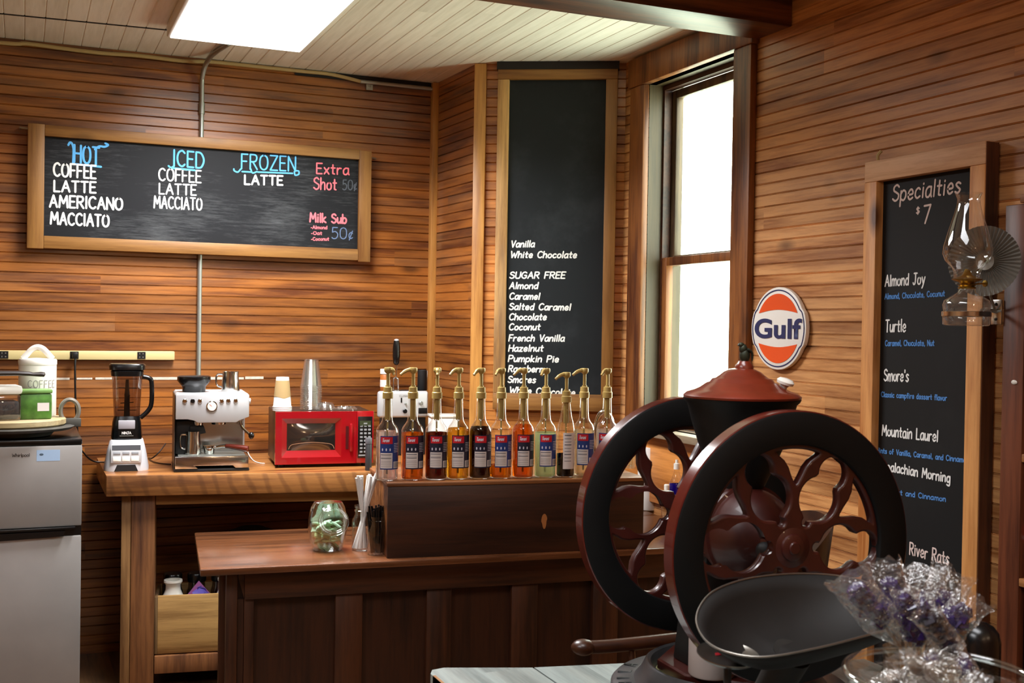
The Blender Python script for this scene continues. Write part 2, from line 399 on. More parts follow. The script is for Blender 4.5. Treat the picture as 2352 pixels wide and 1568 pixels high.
def pen(mb, text, x0, z0, width, height, pw, M=None, shear=0, slope=0, gap=.2, jit=0, y=0):
    st, W = strokes(text, gap); k = width/W
    for pl in st:
        j = random.uniform(-jit, jit)*height
        ribbon(mb, [(x0+a*k+shear*b*height, z0+b*height+slope*a*k+j) for a, b in pl], pw, M or Matrix.Identity(4), y)
# ================================================================ materials of the room
PITCHB = .0415
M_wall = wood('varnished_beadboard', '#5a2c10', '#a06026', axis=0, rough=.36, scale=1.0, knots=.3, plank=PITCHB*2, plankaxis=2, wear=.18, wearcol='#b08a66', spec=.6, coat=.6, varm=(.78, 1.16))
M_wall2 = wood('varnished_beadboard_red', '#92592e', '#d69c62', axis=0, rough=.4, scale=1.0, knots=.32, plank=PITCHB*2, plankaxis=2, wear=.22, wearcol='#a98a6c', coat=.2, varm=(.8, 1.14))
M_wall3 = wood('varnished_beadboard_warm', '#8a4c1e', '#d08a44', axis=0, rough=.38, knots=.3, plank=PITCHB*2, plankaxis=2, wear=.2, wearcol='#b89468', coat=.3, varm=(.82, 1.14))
M_ceil = wood('painted_ceiling_boards', '#dcd6cc', '#f4efe8', axis=1, rough=.55, scale=.6, knots=0, plank=.075, plankaxis=0, ring=.3, varm=(.93, 1.04))
M_trim = wood('window_trim_wood', '#4a2412', '#8a5428', axis=2, rough=.42, knots=.15)
M_trimdark = wood('dark_trim_wood', '#2a140c', '#4e2a18', axis=0, rough=.45, knots=.1)
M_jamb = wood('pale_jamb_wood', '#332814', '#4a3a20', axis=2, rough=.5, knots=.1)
M_corner = wood('corner_trim_wood', '#96602a', '#c28a46', axis=2, rough=.4, knots=.1)
M_beam = wood('beam_wood', '#3c1a0c', '#74401e', axis=0, rough=.45, knots=.3)
M_floor = wood('floor_boards', '#3a2716', '#6b4c2e', axis=1, rough=.5, plank=.09, plankaxis=0, knots=.2)
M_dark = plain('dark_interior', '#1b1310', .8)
M_sash = wood('sash_wood', '#3c2c1c', '#6b5438', axis=2, rough=.5, knots=0)
M_glass = clearglass('window_glass', (.96, 1, .95), .04, .01)
M_wpaint = plain('old_white_paint', '#cbbfae', .7, noise=.2, nscale=60)

H = 2.64
def bead(mb, L, z0, z1, x0=0, t=.03, M=None):
    """horizontal beadboard slab, face at y=0"""
    prof = []; z = z0; p = PITCHB
    k = math.floor(z0/p+1e-6)
    prof.append((0, z0))
    while True:
        b = (k+1)*p
        for dz, dy in ((-.0062, 0), (-.0050, .0035), (-.0034, .0008), (-.0014, .0035), (0, 0)):
            zz = b+dz
            if zz > z0+1e-4 and zz < z1-1e-4: prof.append((dy, zz))
        k += 1
        if b > z1: break
    prof.append((0, z1))
    n = len(prof); vs = []; fs = []
    for (y, z) in prof: vs += [(x0, y, z), (x0+L, y, z)]
    for i in range(n-1): fs.append((2*i, 2*i+1, 2*i+3, 2*i+2))
    b = len(vs); vs += [(x0, t, z0), (x0+L, t, z0), (x0, t, z1), (x0+L, t, z1)]
    fs += [(b, b+1, b+3, b+2), (0, 1, b+1, b), (2*n-2, 2*n-1, b+3, b+2)]
    mb.add(vs, fs, M)

# ---- footprint
YB = 5.25
PA = Vector((1.845, YB, 0)); PB = Vector((1.868, 4.775, 0)); PC = Vector((2.46, 4.452, 0)); XR = 2.46
def wall_seg(name, p, q, m, segs=None):
    d = q-p; L = d.length; rz = math.atan2(d.y, d.x)
    mb = MB()
    for (x0, x1, z0, z1) in (segs or [(0, L, 0, H)]): bead(mb, x1-x0, z0, z1, x0)
    return struct(mb.build(name, m, None, smooth=0, loc=p, rz=rz)), rz
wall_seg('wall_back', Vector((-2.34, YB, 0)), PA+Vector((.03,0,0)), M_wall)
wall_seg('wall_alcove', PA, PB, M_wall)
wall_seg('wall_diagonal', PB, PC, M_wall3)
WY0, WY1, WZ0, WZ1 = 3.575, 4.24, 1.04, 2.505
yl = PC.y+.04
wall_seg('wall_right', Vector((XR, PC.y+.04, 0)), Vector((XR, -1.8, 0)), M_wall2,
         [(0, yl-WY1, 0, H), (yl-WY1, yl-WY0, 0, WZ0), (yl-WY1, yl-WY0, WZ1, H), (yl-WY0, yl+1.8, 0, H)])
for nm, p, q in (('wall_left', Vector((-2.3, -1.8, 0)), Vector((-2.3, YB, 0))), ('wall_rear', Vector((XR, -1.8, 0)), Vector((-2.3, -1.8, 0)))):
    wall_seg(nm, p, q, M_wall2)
mb = MB(); mb.box(-2.4, 2.7, -1.9, 5.4, -.06, 0); struct(mb.build('floor', M_floor, None, 0))
# ceiling: boards run front to back with a little groove at every joint
mb = MB(); x = -2.4; pit = .075; vs = []; fs = []
while x < 2.52:
    b = len(vs)
    for dx, dz in ((0, 0), (pit-.006, 0), (pit-.003, .004), (pit, 0)):
        vs += [(x+dx, -1.9, H+dz), (x+dx, 5.4, H+dz)]
    for i in range(3): fs.append((b+2*i, b+2*i+1, b+2*i+3, b+2*i+2))
    x += pit
mb.add(vs, fs); mb.box(-2.4, 2.55, -1.9, 5.4, H+.01, H+.06)
struct(mb.build('ceiling', M_ceil, None, 0))
# beam across the ceiling
mb = MB(); mb.box(-2.29, XR-.002, 3.262, 3.462, 2.522, H-.001, bev=.004); struct(mb.build('beam', M_beam, None, 30))
# corner strips, then a shadow gap strip
mb = MB(); mb.box(-.014, .018, -.016, .03, 0, H-.002, bev=.003); struct(mb.build('trim_1', M_corner, None, 30, loc=(PA.x-.012, PA.y-.02, 0)))
ang2 = math.atan2(PC.y-PB.y, PC.x-PB.x)
mb = MB(); mb.box(-.004, .05, -.022, .0, 0, H-.002, bev=.003); struct(mb.build('trim_2', M_corner, None, 30, loc=PB, rz=ang2))
mb = MB(); mb.box(.10, (PC-PB).length-.03, -.05, -.002, H-.035, H-.001); struct(mb.build('shadow_gap_strip', M_dark, None, 0, loc=PB, rz=ang2))  # dark strip standing in for the shadow gap above the flavor board
# dark gap boards where wall meets ceiling
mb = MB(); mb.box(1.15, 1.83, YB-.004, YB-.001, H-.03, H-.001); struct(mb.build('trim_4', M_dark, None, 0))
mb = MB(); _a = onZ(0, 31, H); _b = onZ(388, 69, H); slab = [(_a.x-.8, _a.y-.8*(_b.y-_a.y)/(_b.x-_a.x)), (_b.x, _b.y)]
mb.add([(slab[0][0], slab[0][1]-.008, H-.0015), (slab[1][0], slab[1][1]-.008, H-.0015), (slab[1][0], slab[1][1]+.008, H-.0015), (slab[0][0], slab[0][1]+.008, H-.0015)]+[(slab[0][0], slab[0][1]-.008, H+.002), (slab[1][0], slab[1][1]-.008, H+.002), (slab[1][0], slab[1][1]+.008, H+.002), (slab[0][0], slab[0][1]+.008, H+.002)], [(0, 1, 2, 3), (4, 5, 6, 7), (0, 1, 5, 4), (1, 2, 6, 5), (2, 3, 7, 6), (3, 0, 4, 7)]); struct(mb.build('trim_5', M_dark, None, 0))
# old paint line on the back wall
mb = MB()
zc = onY(300, 869, YB).z
for u0, u1 in ((125, 160), (176, 212), (219, 262), (340, 404), (404, 512), (515, 560), (563, 605)):
    a = onY(u0, 869, YB).x; b = onY(u1, 869, YB).x
    mb.box(a, b, YB-.0015, YB+.001, zc-.004+random.uniform(-.002, .002), zc+.006+random.uniform(-.002, .002))
struct(mb.build('trim_6', M_wpaint, None, 0))

# ---- window in the right wall (local x toward the camera, y outwards)
Mw = T(XR, WY1, 0) @ RZ(-PI/2); WW = WY1-WY0
win = bpy.data.objects.new('window_1', None); COL.objects.link(win); win.matrix_world = Mw; struct(win)
mb = MB()
mb.box(-.118, -.0, -.03, -.001, WZ0+.0005, WZ1, bev=.004)            # casing boards
mb.box(WW, WW+.112, -.03, -.001, WZ0+.0005, WZ1, bev=.004)
mb.box(-.13, WW+.124, -.036, -.001, WZ1, 2.628, bev=.004)
mb.build('window_casing', M_trim, win)
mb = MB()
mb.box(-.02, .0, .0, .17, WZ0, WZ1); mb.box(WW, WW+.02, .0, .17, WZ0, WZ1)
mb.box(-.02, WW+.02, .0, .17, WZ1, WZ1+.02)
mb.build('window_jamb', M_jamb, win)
mb = MB(); mb.box(0, .012, .068, .105, WZ0, WZ1-.001); mb.box(WW-.012, WW, .068, .105, WZ0, WZ1-.001); mb.box(0.012, WW-.012, .068, .105, WZ1-.02, WZ1-.001)
mb.build('window_stop', M_trimdark, win)
mb = MB(); mb.box(-.14, WW+.13, -.07, .17, WZ0-.03, WZ0, bev=.004); mb.build('window_sill', wood('weathered_sill', '#5c4c3a', '#8a7a64', axis=0, rough=.5, knots=0), win)
mb = MB(); mb.box(-.118, WW+.112, -.022, -.001, WZ0-.31, WZ0-.0305, bev=.003); mb.build('window_apron', wood('apron_board', '#94541f', '#d08a46', axis=0, rough=.4, knots=.2), win)
def sash(y, z0, z1, nm, mt):
    mb = MB(); s = .045; t = .034
    mb.box(.003, s, y, y+t, z0, z1, bev=.003); mb.box(WW-s, WW-.003, y, y+t, z0, z1, bev=.003)
    mb.box(s, WW-s, y, y+t, z1-s*.8, z1, bev=.003); mb.box(s, WW-s, y, y+t, z0, z0+s*1.0, bev=.003)
    f = mb.build(nm, mt, win)
    mb = MB(); mb.box(s-.004, WW-s+.004, y+.015, y+.018, z0+.03, z1-.03); mb.build('pane', M_glass, f)
ZM = 1.765
sash(.070, WZ0+.002, ZM, 'lower_sash', M_trim)
sash(.108, ZM-.035, WZ1-.02, 'upper_sash', M_sash)

# ================================================================ ceiling light, pipes, cable
M_metal = plain('galvanised_steel', '#a9aca6', .42, .85)
M_white = plain('white_enamel', '#e9e6e0', .4)
lt = thing('ceiling_light', 'flat white rectangular light panel mounted on the ceiling boards, switched on', 'light', (.785, 4.09, H))
LW, LL = .258, .585
mb = MB(); mb.box(-LW-.012, LW+.012, -LL-.012, LL+.012, -.055, -.001, bev=.004); mb.build('frame', M_white, lt)
mb = MB(); mb.box(-LW, LW, -LL, LL, -.06, -.0555); mb.build('diffuser', emitter('lit_diffuser', '#fffaf2', PANEL_GLOW), lt)
lamp('AREA', 'panel_light', (.785, 4.09, H-.062), PANEL_WATT, (.98, .98, 1), (2*LW, 2*LL), spread=math.radians(PANEL_SPREAD))
# conduit from light down the back wall
px = onY(458, 600, YB).x
cp = thing('conduit_pipe', 'thin grey steel conduit running down the back wall behind the long menu board', 'pipe', (px, YB-.016, 0))
zb = onY(456, 878, YB).z
pts = crom([(.055, -.38, H-.014), (.02, -.12, H-.016), (.0, -.022, H-.075), (0, 0, H-.2), (0, 0, 1.8), (0, 0, zb)], 8)
mb = MB(); mb.tube(pts, .0105, 10); mb.build('pipe', M_metal, cp)
zc2 = onY(460, 250, YB).z
mb = MB(); mb.cyl((0, 0, zc2-.025), .0135, .05, 12); mb.build('coupling', M_metal, cp)
mb = MB(); mb.box(-.012, .012, -.012, .014, zb-.03, zb); mb.build('connector', M_metal, cp)
M_cable = plain('cream_cable', '#b59c6c', .5)
cb = MB(); pts = []
for u, v in ((0, 98), (60, 100), (150, 112), (235, 122), (320, 128), (420, 140), (490, 139), (600, 148), (690, 158), (760, 170), (828, 187)):
    p = onY(u, v, YB-.014); pts.append((p.x, p.y, min(p.z, H-.012)))
tag(cb.add([], []).tube(crom([(pts[0][0]-.6, pts[0][1], pts[0][2]+.0)]+pts, 4), .0085, 8).build('cable', M_cable), 'cream cable sagging along the joint of back wall and ceiling', 'cable')
p0 = onY(828, 187, YB-.014); p1 = onY(1000, 205, YB-.014)
cc = thing('conduit_pipe', 'short level steel conduit high in the back wall corner, continuing the cream cable', 'pipe', p0)
mb = MB(); mb.tube([(0, 0, 0), tuple(p1-p0)], .0095, 10); mb.build('pipe', M_metal, cc)
mb = MB(); mb.box(.03, .062, .004, .012, -.035, -.008); mb.cyl((.046, .004, -.02), .006, .006, 8, None); mb.build('strap', M_metal, cc)

# outlet strip
M_strip = plain('cream_outlet_strip', '#c8b57e', .45); M_black = plain('black_plastic', '#0d0d0e', .4); M_slot = plain('slot_grey', '#77736a', .6)
a = onY(0, 812, YB-.03); b = onY(401, 823, YB-.03)
sx0 = a.x-.5; z = a.z-.004
os_ = thing('outlet_strip', 'long cream power outlet strip screwed to the back wall', 'outlet strip', (sx0, YB-.001, z), 0)
mb = MB(); mb.box(0, b.x-sx0, -.034, 0, -.021, .018, bev=.004); mb.build('body', M_strip, os_)
for u in (9, 171, 325):
    xx = onY(u, 815, YB-.036).x-sx0
    mb = MB(); mb.box(xx-.017, xx+.017, -.037, -.034, -.016, .015); o = mb.build('socket', M_black, os_)
    mb = MB()
    for zz in (-.008, .007):
        mb.box(xx-.009, xx-.006, -.0375, -.037, zz-.003, zz+.003); mb.box(xx+.004, xx+.009, -.0375, -.037, zz-.002, zz+.002)
    mb.build('slot', M_slot, o)
xx = onY(172, 815, YB-.04).x
pc = thing('power_cord', 'black cord hanging from the middle socket of the outlet strip behind the trivet', 'cord', (xx, YB-.04, z))
mb = MB(); mb.box(-.011, .011, -.03, .0, -.014, .012, bev=.003); mb.build('plug', M_black, pc)
mb = MB(); mb.tube(crom([(0.002, -.022, -.01), (0, -.03, -.06), (.004, -.02, -.2), (.014, -.01, -.34), (.02, .0, -.5), (.01, .02, -.8)], 6), .0042, 8); mb.build('lead', M_black, pc)

# ================================================================ chalkboards
M_frame = wood('pine_board_frame', '#6f461c', '#956832', axis=0, rough=.5, knots=.2)
M_framev = wood('pine_board_frame_upright', '#6f461c', '#956832', axis=2, rough=.5, knots=.2)
M_frame2 = wood('weathered_board_frame', '#8a6236', '#c89a5c', axis=2, rough=.55, knots=.3, wear=.4, wearcol='#8e8272')
M_frame3 = wood('orange_board_frame', '#a8652f', '#d99a5a', axis=2, rough=.5, knots=.4)
M_frame3h = wood('orange_board_rail', '#a8744c', '#d8ac84', axis=0, rough=.5, knots=.2)
M_endgrain = wood('dark_end_grain', '#2e150a', '#5e3218', axis=2, rough=.6, knots=.2)
def slate(name, dust, scale, stretch=(1, 1, 4), base='#17191a', dustc='#8a8d90', lo=.5, hi=.78):
    m, nt, out = newmat(name)
    tc = node(nt, 'ShaderNodeTexCoord'); mp = node(nt, 'ShaderNodeMapping', {'Vector': tc.outputs['Object'], 'Scale': stretch})
    n1 = node(nt, 'ShaderNodeTexNoise', {'Vector': mp.outputs[0], 'Scale': scale, 'Detail': 7.0, 'Roughness': .7})
    n2 = node(nt, 'ShaderNodeTexNoise', {'Vector': tc.outputs['Object'], 'Scale': 3.0, 'Detail': 2.0})
    mu = node(nt, 'ShaderNodeMath', {0: n1.outputs['Fac'], 1: n2.outputs['Fac']}, operation='MULTIPLY')
    r = node(nt, 'ShaderNodeMapRange', {'Value': mu.outputs[0], 'From Min': lo*.5, 'From Max': hi*.62, 'To Max': dust})
    x = node(nt, 'ShaderNodeMix', data_type='RGBA'); nt.links.new(r.outputs[0], x.inputs['Factor'])
    x.inputs['A'].default_value = c4(base); x.inputs['B'].default_value = c4(dustc)
    b = node(nt, 'ShaderNodeBsdfPrincipled', {'Base Color': x.outputs['Result'], 'Roughness': .6}); b.inputs['Specular IOR Level'].default_value = .22
    nt.links.new(b.outputs[0], out.inputs[0]); return m
M_slate1 = slate('dusty_slate', .26, 26, (.5, 1, 5), '#16171a', '#8d9092', .5, .86)
M_slate2 = slate('clean_slate', .10, 8, (1, 1, 1), '#191d20', '#6d7278')
M_slate3 = slate('black_slate', .05, 8, (1, 1, 1), '#191919', '#5d5d5d')
CH_w = plain('chalk_white', '#e8e8e4', .8); CH_b = plain('chalk_blue', '#5fb2ee', .8); CH_r = plain('chalk_coral', '#e8707a', .8)
CH_g = plain('chalk_faint_grey', '#4a5058', .8); CH_bg = plain('chalk_faint_blue', '#5c6f90', .8); CH_b2 = plain('chalk_soft_blue', '#4f86c8', .8); CH_w2 = plain('chalk_pinkish_white', '#d8c4bc', .8)

class Board:
    def __init__(s, root, M, yface):
        s.root, s.M, s.y = root, M, yface; s.Mi = M.inverted()
        s.p = M @ Vector((0, yface, 0)); s.n = (M.to_3x3() @ Vector((0, 1, 0)))
    def loc(s, u, v): return s.Mi @ onP(u, v, s.p, s.n)
    def text(s, txt, u0, v0, u1, v1, hpx, mat, pw=.006, shear=0, jit=0, extra=None, gap=.2):
        a = s.loc(u0, v0); b = s.loc(u1, v1); t = s.loc((u0+u1)/2, (v0+v1)/2-hpx); m = (a+b)/2
        h = t.z-m.z-pw; mb = MB(); a.z += pw/2; b.z += pw/2; a.x += pw/2; b.x -= pw/2
        wd = b.x-a.x
        pen(mb, txt, a.x, a.z, wd, h, pw, None, shear, (b.z-a.z)/wd, gap, jit, s.y-.0004)
        for pl in (extra or []):
            ribbon(mb, [(s.loc(u, v).x, s.loc(u, v).z) for u, v in pl], pw, Matrix.Identity(4), s.y-.0004)
        return mb.build('lettering', mat, s.root, 0)
def sm2(pts, n=6): return [(p.x, p.y) for p in crom([(u, v, 0) for u, v in pts], n)]

# long menu board on the back wall
mp_ = YB-.002
x0, x1, z0, z1 = .013, 1.515, 1.757, 2.281
TB = .036
mroot = thing('menu_board', 'long pine framed blackboard of hot, iced and frozen drinks on the back wall', 'menu board', (x0, YB-.03, z0))
# re-place by real pixels on its own front plane
YM = YB-.031; fy = YM-TB
q = [onY(u, v, fy) for u, v in ((65, 287), (855, 342), (60, 567), (850, 600))]
x0 = (q[0].x+q[2].x)/2; x1 = (q[1].x+q[3].x)/2; z0 = (q[2].z+q[3].z)/2; z1 = (q[0].z+q[1].z)/2
mroot.location = (x0, YM, z0); BW, BH = x1-x0, z1-z0; fr = .066
mb = MB(); mb.box(0.01, BW-.01, -.018, -.004, .01, BH-.01); mb.build('slate', M_slate1, mroot, 0)
mb = MB(); mb.box(fr, BW-fr*.9, -TB, -.002, BH-.047, BH, bev=.003); mb.build('frame_rail', M_frame, mroot)
mb = MB(); mb.box(fr, BW-fr*.9, -TB, -.002, 0, .053, bev=.003); mb.build('frame_rail', M_frame, mroot)
mb = MB(); mb.box(0, fr, -TB, -.002, -.002, BH+.002, bev=.003); mb.build('frame_stile', M_framev, mroot)
mb = MB(); mb.box(BW-fr*.9, BW, -TB, -.002, -.006, BH-.004, bev=.003); mb.build('frame_stile', M_framev, mroot)
mb = MB(); mb.tube([(BW-.005, -.02, BH-.03), (BW+.03, .0, BH-.032), (BW+.028, .028, BH-.03)], .004, 6); mb.build('hook', M_metal, mroot)
mb = MB(); mb.tube([(.005, -.02, BH-.02), (-.03, .0, BH-.015), (-.03, .028, BH-.015)], .004, 6); mb.build('hook', M_metal, mroot)
B1 = Board(mroot, T(x0, YM, z0), -.018)
B1.text('HOT', 168, 374, 230, 381, 44, CH_b, .009, extra=[sm2([(157, 333), (161, 327), (166, 331), (169, 345), (168, 374)]), [(166, 376), (232, 383)], sm2([(218, 343), (228, 336), (240, 337), (248, 333), (242, 329)])])
B1.text('COFFEE', 121, 406, 222, 412, 34, CH_w, .0085, jit=.01); B1.text('LATTE', 122, 441.5, 222, 445, 29, CH_w, .0085)
B1.text('AMERICANO', 112, 477, 283, 484, 31, CH_w, .0085, jit=.01); B1.text('MACCIATO', 114, 516, 252, 523, 31, CH_w, .0085, jit=.01)
B1.text('ICED', 396, 382, 470, 389, 40, CH_b, .008, extra=[[(396, 386), (448, 391)], sm2([(400, 381), (393, 385), (387, 381)])])
B1.text('COFFEE', 363, 415.5, 463, 421, 31, CH_w, .007, jit=.01); B1.text('LATTE', 364, 446.5, 452, 450, 27, CH_w, .007); B1.text('MACCIATO', 352, 478.5, 465, 484, 30, CH_w, .007, jit=.01)
B1.text('FROZEN', 553, 389, 680, 395, 37, CH_b, .007, extra=[sm2([(553, 388), (546, 395), (538, 392), (537, 388)]), [(556, 394), (578, 395)], sm2([(576, 388), (580, 397), (590, 394)]), [(592, 395), (672, 398)], sm2([(676, 394), (678, 402), (686, 400), (686, 393), (680, 392)])])
B1.text('LATTE', 560, 425, 651, 427, 25, CH_w, .0085)
B1.text('Extra', 725.5, 400, 802, 403, 27, CH_r, .007); B1.text('Shot', 719, 436, 774, 438, 30, CH_r, .007); B1.text('50¢', 786, 437, 820, 437, 25, CH_g, .005)
B1.text('Milk Sub', 710, 511, 797, 515, 24, CH_r, .008)
B1.text('-Almond', 713, 526, 752, 527, 9, CH_r, .004); B1.text('-Oat', 714, 539.5, 740, 540, 9, CH_r, .004); B1.text('-Coconut', 714, 553, 756, 553, 9, CH_r, .004)
B1.text('50¢', 761, 549, 811, 550, 28, CH_bg, .005)

# tall flavour board on the diagonal wall
dW = (PC-PB).normalized(); rzW = math.atan2(dW.y, dW.x)
nW = Vector((-dW.y, dW.x, 0))
TB2 = .04
pF = PB - nW*(TB2+.006)
q = [onP(u, v, pF, nW) for u, v in ((1145, 160), (1418, 151), (1130, 940), (1408, 953))]
a = Vector((q[2].x, q[2].y, 0)); b = Vector((q[3].x, q[3].y, 0))
org = Vector(((q[2].x+q[0].x)/2, (q[2].y+q[0].y)/2, q[2].z)) + nW*TB2
BW = ((q[1]-q[0]).dot(dW)+(q[3]-q[2]).dot(dW))/2; BH = min((q[0].z+q[1].z)/2-org.z, H-.006-org.z)
froot = thing('flavor_board', 'tall narrow blackboard of syrup flavors in a pine frame on the diagonal wall', 'menu board', org, rzW)
Mf = T(org) @ RZ(rzW); fr = .052
mb = MB(); mb.box(.008, BW-.008, -.02, -.004, .01, BH-.01); mb.build('slate', M_slate2, froot, 0)
mb = MB(); mb.box(0, BW, -TB2, -.002, BH-.05, BH, bev=.003); mb.build('frame_rail', M_frame, froot)
mb = MB(); mb.box(0, BW, -TB2, -.002, 0, .075, bev=.003); mb.build('frame_rail', M_frame, froot)
mb = MB(); mb.box(0, fr, -TB2, -.002, .075, BH-.05, bev=.003); mb.build('frame_stile', M_frame2, froot)
mb = MB(); mb.box(BW-fr, BW, -TB2, -.002, .075, BH-.05, bev=.003); mb.build('frame_stile', M_framev, froot)
B2 = Board(froot, Mf, -.02)
for t_, u0, v0, u1, v1 in (('Vanilla', 1172, 569, 1231, 568.4), ('White Chocolate', 1171, 593, 1328, 593.6), ('SUGAR FREE', 1169, 640.5, 1301.5, 640.5), ('Almond', 1168.5, 664.4, 1239, 664.4),
        ('Caramel', 1168.5, 688.5, 1243, 689), ('Salted Caramel', 1168, 712.3, 1314, 713.7), ('Chocolate', 1168, 736, 1258.5, 736), ('Coconut', 1167.5, 759, 1244, 759), ('French Vanilla', 1167, 784.5, 1299.6, 785),
        ('Hazelnut', 1166.6, 808, 1251, 808), ('Pumpkin Pie', 1166, 831.6, 1286.5, 833), ('Raspberry', 1166, 855, 1260, 856), ('Smores', 1165, 879.6, 1234, 880.4), ('White Chocolate', 1168.5, 904, 1324, 910)):
    B2.text(t_, u0, v0, u1-3, v1, 17.5, CH_w, .0062, shear=.17)

# specialties board on the right wall
TB3 = .052; XF = XR-.004-TB3
q = [onX(u, v, XF) for u, v in ((1986, 372), (2264, 323))]
qb = onX(2240, 1400, XF)
Y0, Y1 = q[0].y, q[1].y; zt = (q[0].z+q[1].z)/2; zb_ = .30
sroot = thing('specialties_board', 'tall blackboard of seven dollar specialties in a thick orange frame on the right wall', 'menu board', (XR-.004, Y0, zb_), -PI/2)
BW, BH = Y0-Y1, zt-zb_; fr = .055
mb = MB(); mb.box(.008, BW-.008, -.024, -.006, .01, BH-.01); mb.build('slate', M_slate3, sroot, 0)
mb = MB(); mb.box(0, BW, -TB3, -.002, BH-.064, BH, bev=.003); mb.build('frame_rail', M_frame3h, sroot)
mb = MB(); mb.box(0, BW, -TB3, -.002, 0, .064, bev=.003); mb.build('frame_rail', M_frame3h, sroot)
mb = MB(); mb.box(0, fr, -TB3, -.002, .064, BH-.064, bev=.003); mb.build('frame_stile', M_frame3, sroot)
mb = MB(); mb.box(BW-fr, BW, -TB3, -.002, .064, BH-.064, bev=.003); mb.build('frame_stile', M_frame3, sroot)
mb = MB(); mb.box(BW, BW+.002, -TB3+.003, -.004, .003, BH-.003); mb.build('frame_side', M_endgrain, sroot)
mb = MB(); mb.tube(crom([(.04, -.03, BH-.01), (.045, -.04, BH+.015), (.055, -.035, BH+.03)], 5), .005, 6); mb.build('hook', plain('old_twine', '#b8a878', .8), sroot)
B3 = Board(sroot, T(XR-.004, Y0, zb_) @ RZ(-PI/2), -.024)
B3.text('Specialties', 2049, 465, 2207, 445, 42, CH_w2, .0062, shear=.1, jit=.02)
B3.text('$', 2104, 494, 2113, 493, 20, CH_w2, .005); B3.text('7', 2118, 516, 2136, 513, 45, CH_w2, .006, shear=.1)
for t_, u0, v0, u1, v1, h in (('Almond Joy', 2032, 659, 2126, 653, 29), ('Turtle', 2033, 764, 2082, 763, 31), ("Smore's", 2030, 876, 2088, 878, 30), ('Mountain Laurel', 2025, 1001, 2156, 1016, 28), ('Appalachian Morning', 2016, 1078, 2184, 1110, 25), ('River Rats', 2088, 1274, 2181, 1299, 32)):
    B3.text(t_, u0, v0, u1, v1, h, CH_w2 if 'Riv' in t_ else CH_w, .005, shear=.03, jit=.02)
for t_, u0, v0, u1, v1, h in (('Almond, Chocolate, Coconut', 2032, 688, 2171, 681, 15), ('Caramel, Chocolate, Nut', 2033, 795, 2147, 795, 15), ('Classic campfire dessert flavor', 2024, 912, 2176, 921, 14), ('Hints of Vanilla, Caramel, and Cinnamon', 2014, 1040, 2226, 1064, 14), ('Nougat and Cinnamon', 2030, 1132, 2173, 1153, 14)):
    B3.text(t_, u0, v0, u1, v1, h, CH_b2, .0034, jit=.02)

# ---- oval sign
XS = XR-.022
c = onX(1788, 755, XS); L_ = onX(1726, 755, XS); R_ = onX(1851, 755, XS); tp = onX(1790, 659, XS); bt = onX(1788, 849, XS)
hw, hh = (L_.y-R_.y)/2, (tp.z-bt.z)/2
gc = Vector((XS, (L_.y+R_.y)/2, (tp.z+bt.z)/2))
groot = thing('oval_sign', 'oval white wall sign with orange fields and dark blue lettering, beside the window', 'sign', gc, -PI/2)
M_sw = plain('sign_white', '#e6e2da', .35); M_so = plain('sign_orange', '#e2521f', .35); M_sb = plain('sign_navy', '#232c58', .4)
def oval(a, b, band=0, bh=.42, n=64):
    pts = []
    for k in range(n):
        t = 2*PI*k/n; x, z = a*math.cos(t), b*math.sin(t)
        if band and abs(z) < b*bh: x = math.copysign(max(abs(x)*band, 0), x)
        pts.append((x, z))
    return pts
mb = MB(); mb.prism(oval(hw*.955, hh, 1.05), 0, .016, bev=.002); mb.build('plate', M_sw, groot, 40)
def ring(mb, a, b, wd, y, bump=1.05, bh=.42):
    pl = oval(a, b, bump, bh, 72); ribbon(mb, pl+[pl[0]], wd, Matrix.Identity(4), y)
mb = MB(); ring(mb, hw*.89, hh*.925, .0045, -.001, 1.06, .43); mb.build('border_line', M_sb, groot, 0)
def field(sgn):
    a, b = hw*.79, hh*.84; pts = []
    z0_ = b*.44; t0 = math.asin(z0_/b)
    for k in range(25): t = t0+(PI-2*t0)*k/24; pts.append((a*math.cos(t), sgn*b*math.sin(t)))
    for k in range(1, 12): s_ = k/12; x = -a*math.cos(t0)+2*a*math.cos(t0)*s_; pts.append((x, sgn*(z0_+.012*math.sin(PI*s_))))
    mb = MB(); mb.add([(x, -.0012, z) for x, z in pts], [tuple(range(len(pts)))]); mb.build('orange_field', M_so, groot, 0)
field(1); field(-1)
Bg = Board(groot, T(gc) @ RZ(-PI/2), 0)
a = Bg.loc(1734, 775); b = Bg.loc(1842, 781); hgt = Bg.loc(1734, 730).z-a.z
fc_ = bpy.data.curves.new('sign_text', 'FONT'); fc_.body = 'Gulf'; fc_.size = 1; fc_.offset = .028; fc_.extrude = 0; fc_.space_character = 1.02
fo_ = bpy.data.objects.new('sign_text', fc_); COL.objects.link(fo_); dg_ = bpy.context.evaluated_depsgraph_get(); dg_.update()
me_ = bpy.data.meshes.new_from_object(fo_.evaluated_get(dg_)); bpy.data.objects.remove(fo_)
xs_ = [v.co.x for v in me_.vertices]; ys_ = [v.co.y for v in me_.vertices]; X0, X1, Y0_, Y1_ = min(xs_), max(xs_), min(ys_), max(ys_)
for v in me_.vertices: v.co = Vector((a.x+(v.co.x-X0)/(X1-X0)*(b.x-a.x), -.0022, a.z-.002+(v.co.y-Y0_)/(Y1_-Y0_)*hgt))
me_.materials.clear(); me_.materials.append(M_sb)
lo_ = bpy.data.objects.new('lettering', me_); COL.objects.link(lo_); lo_.parent = groot

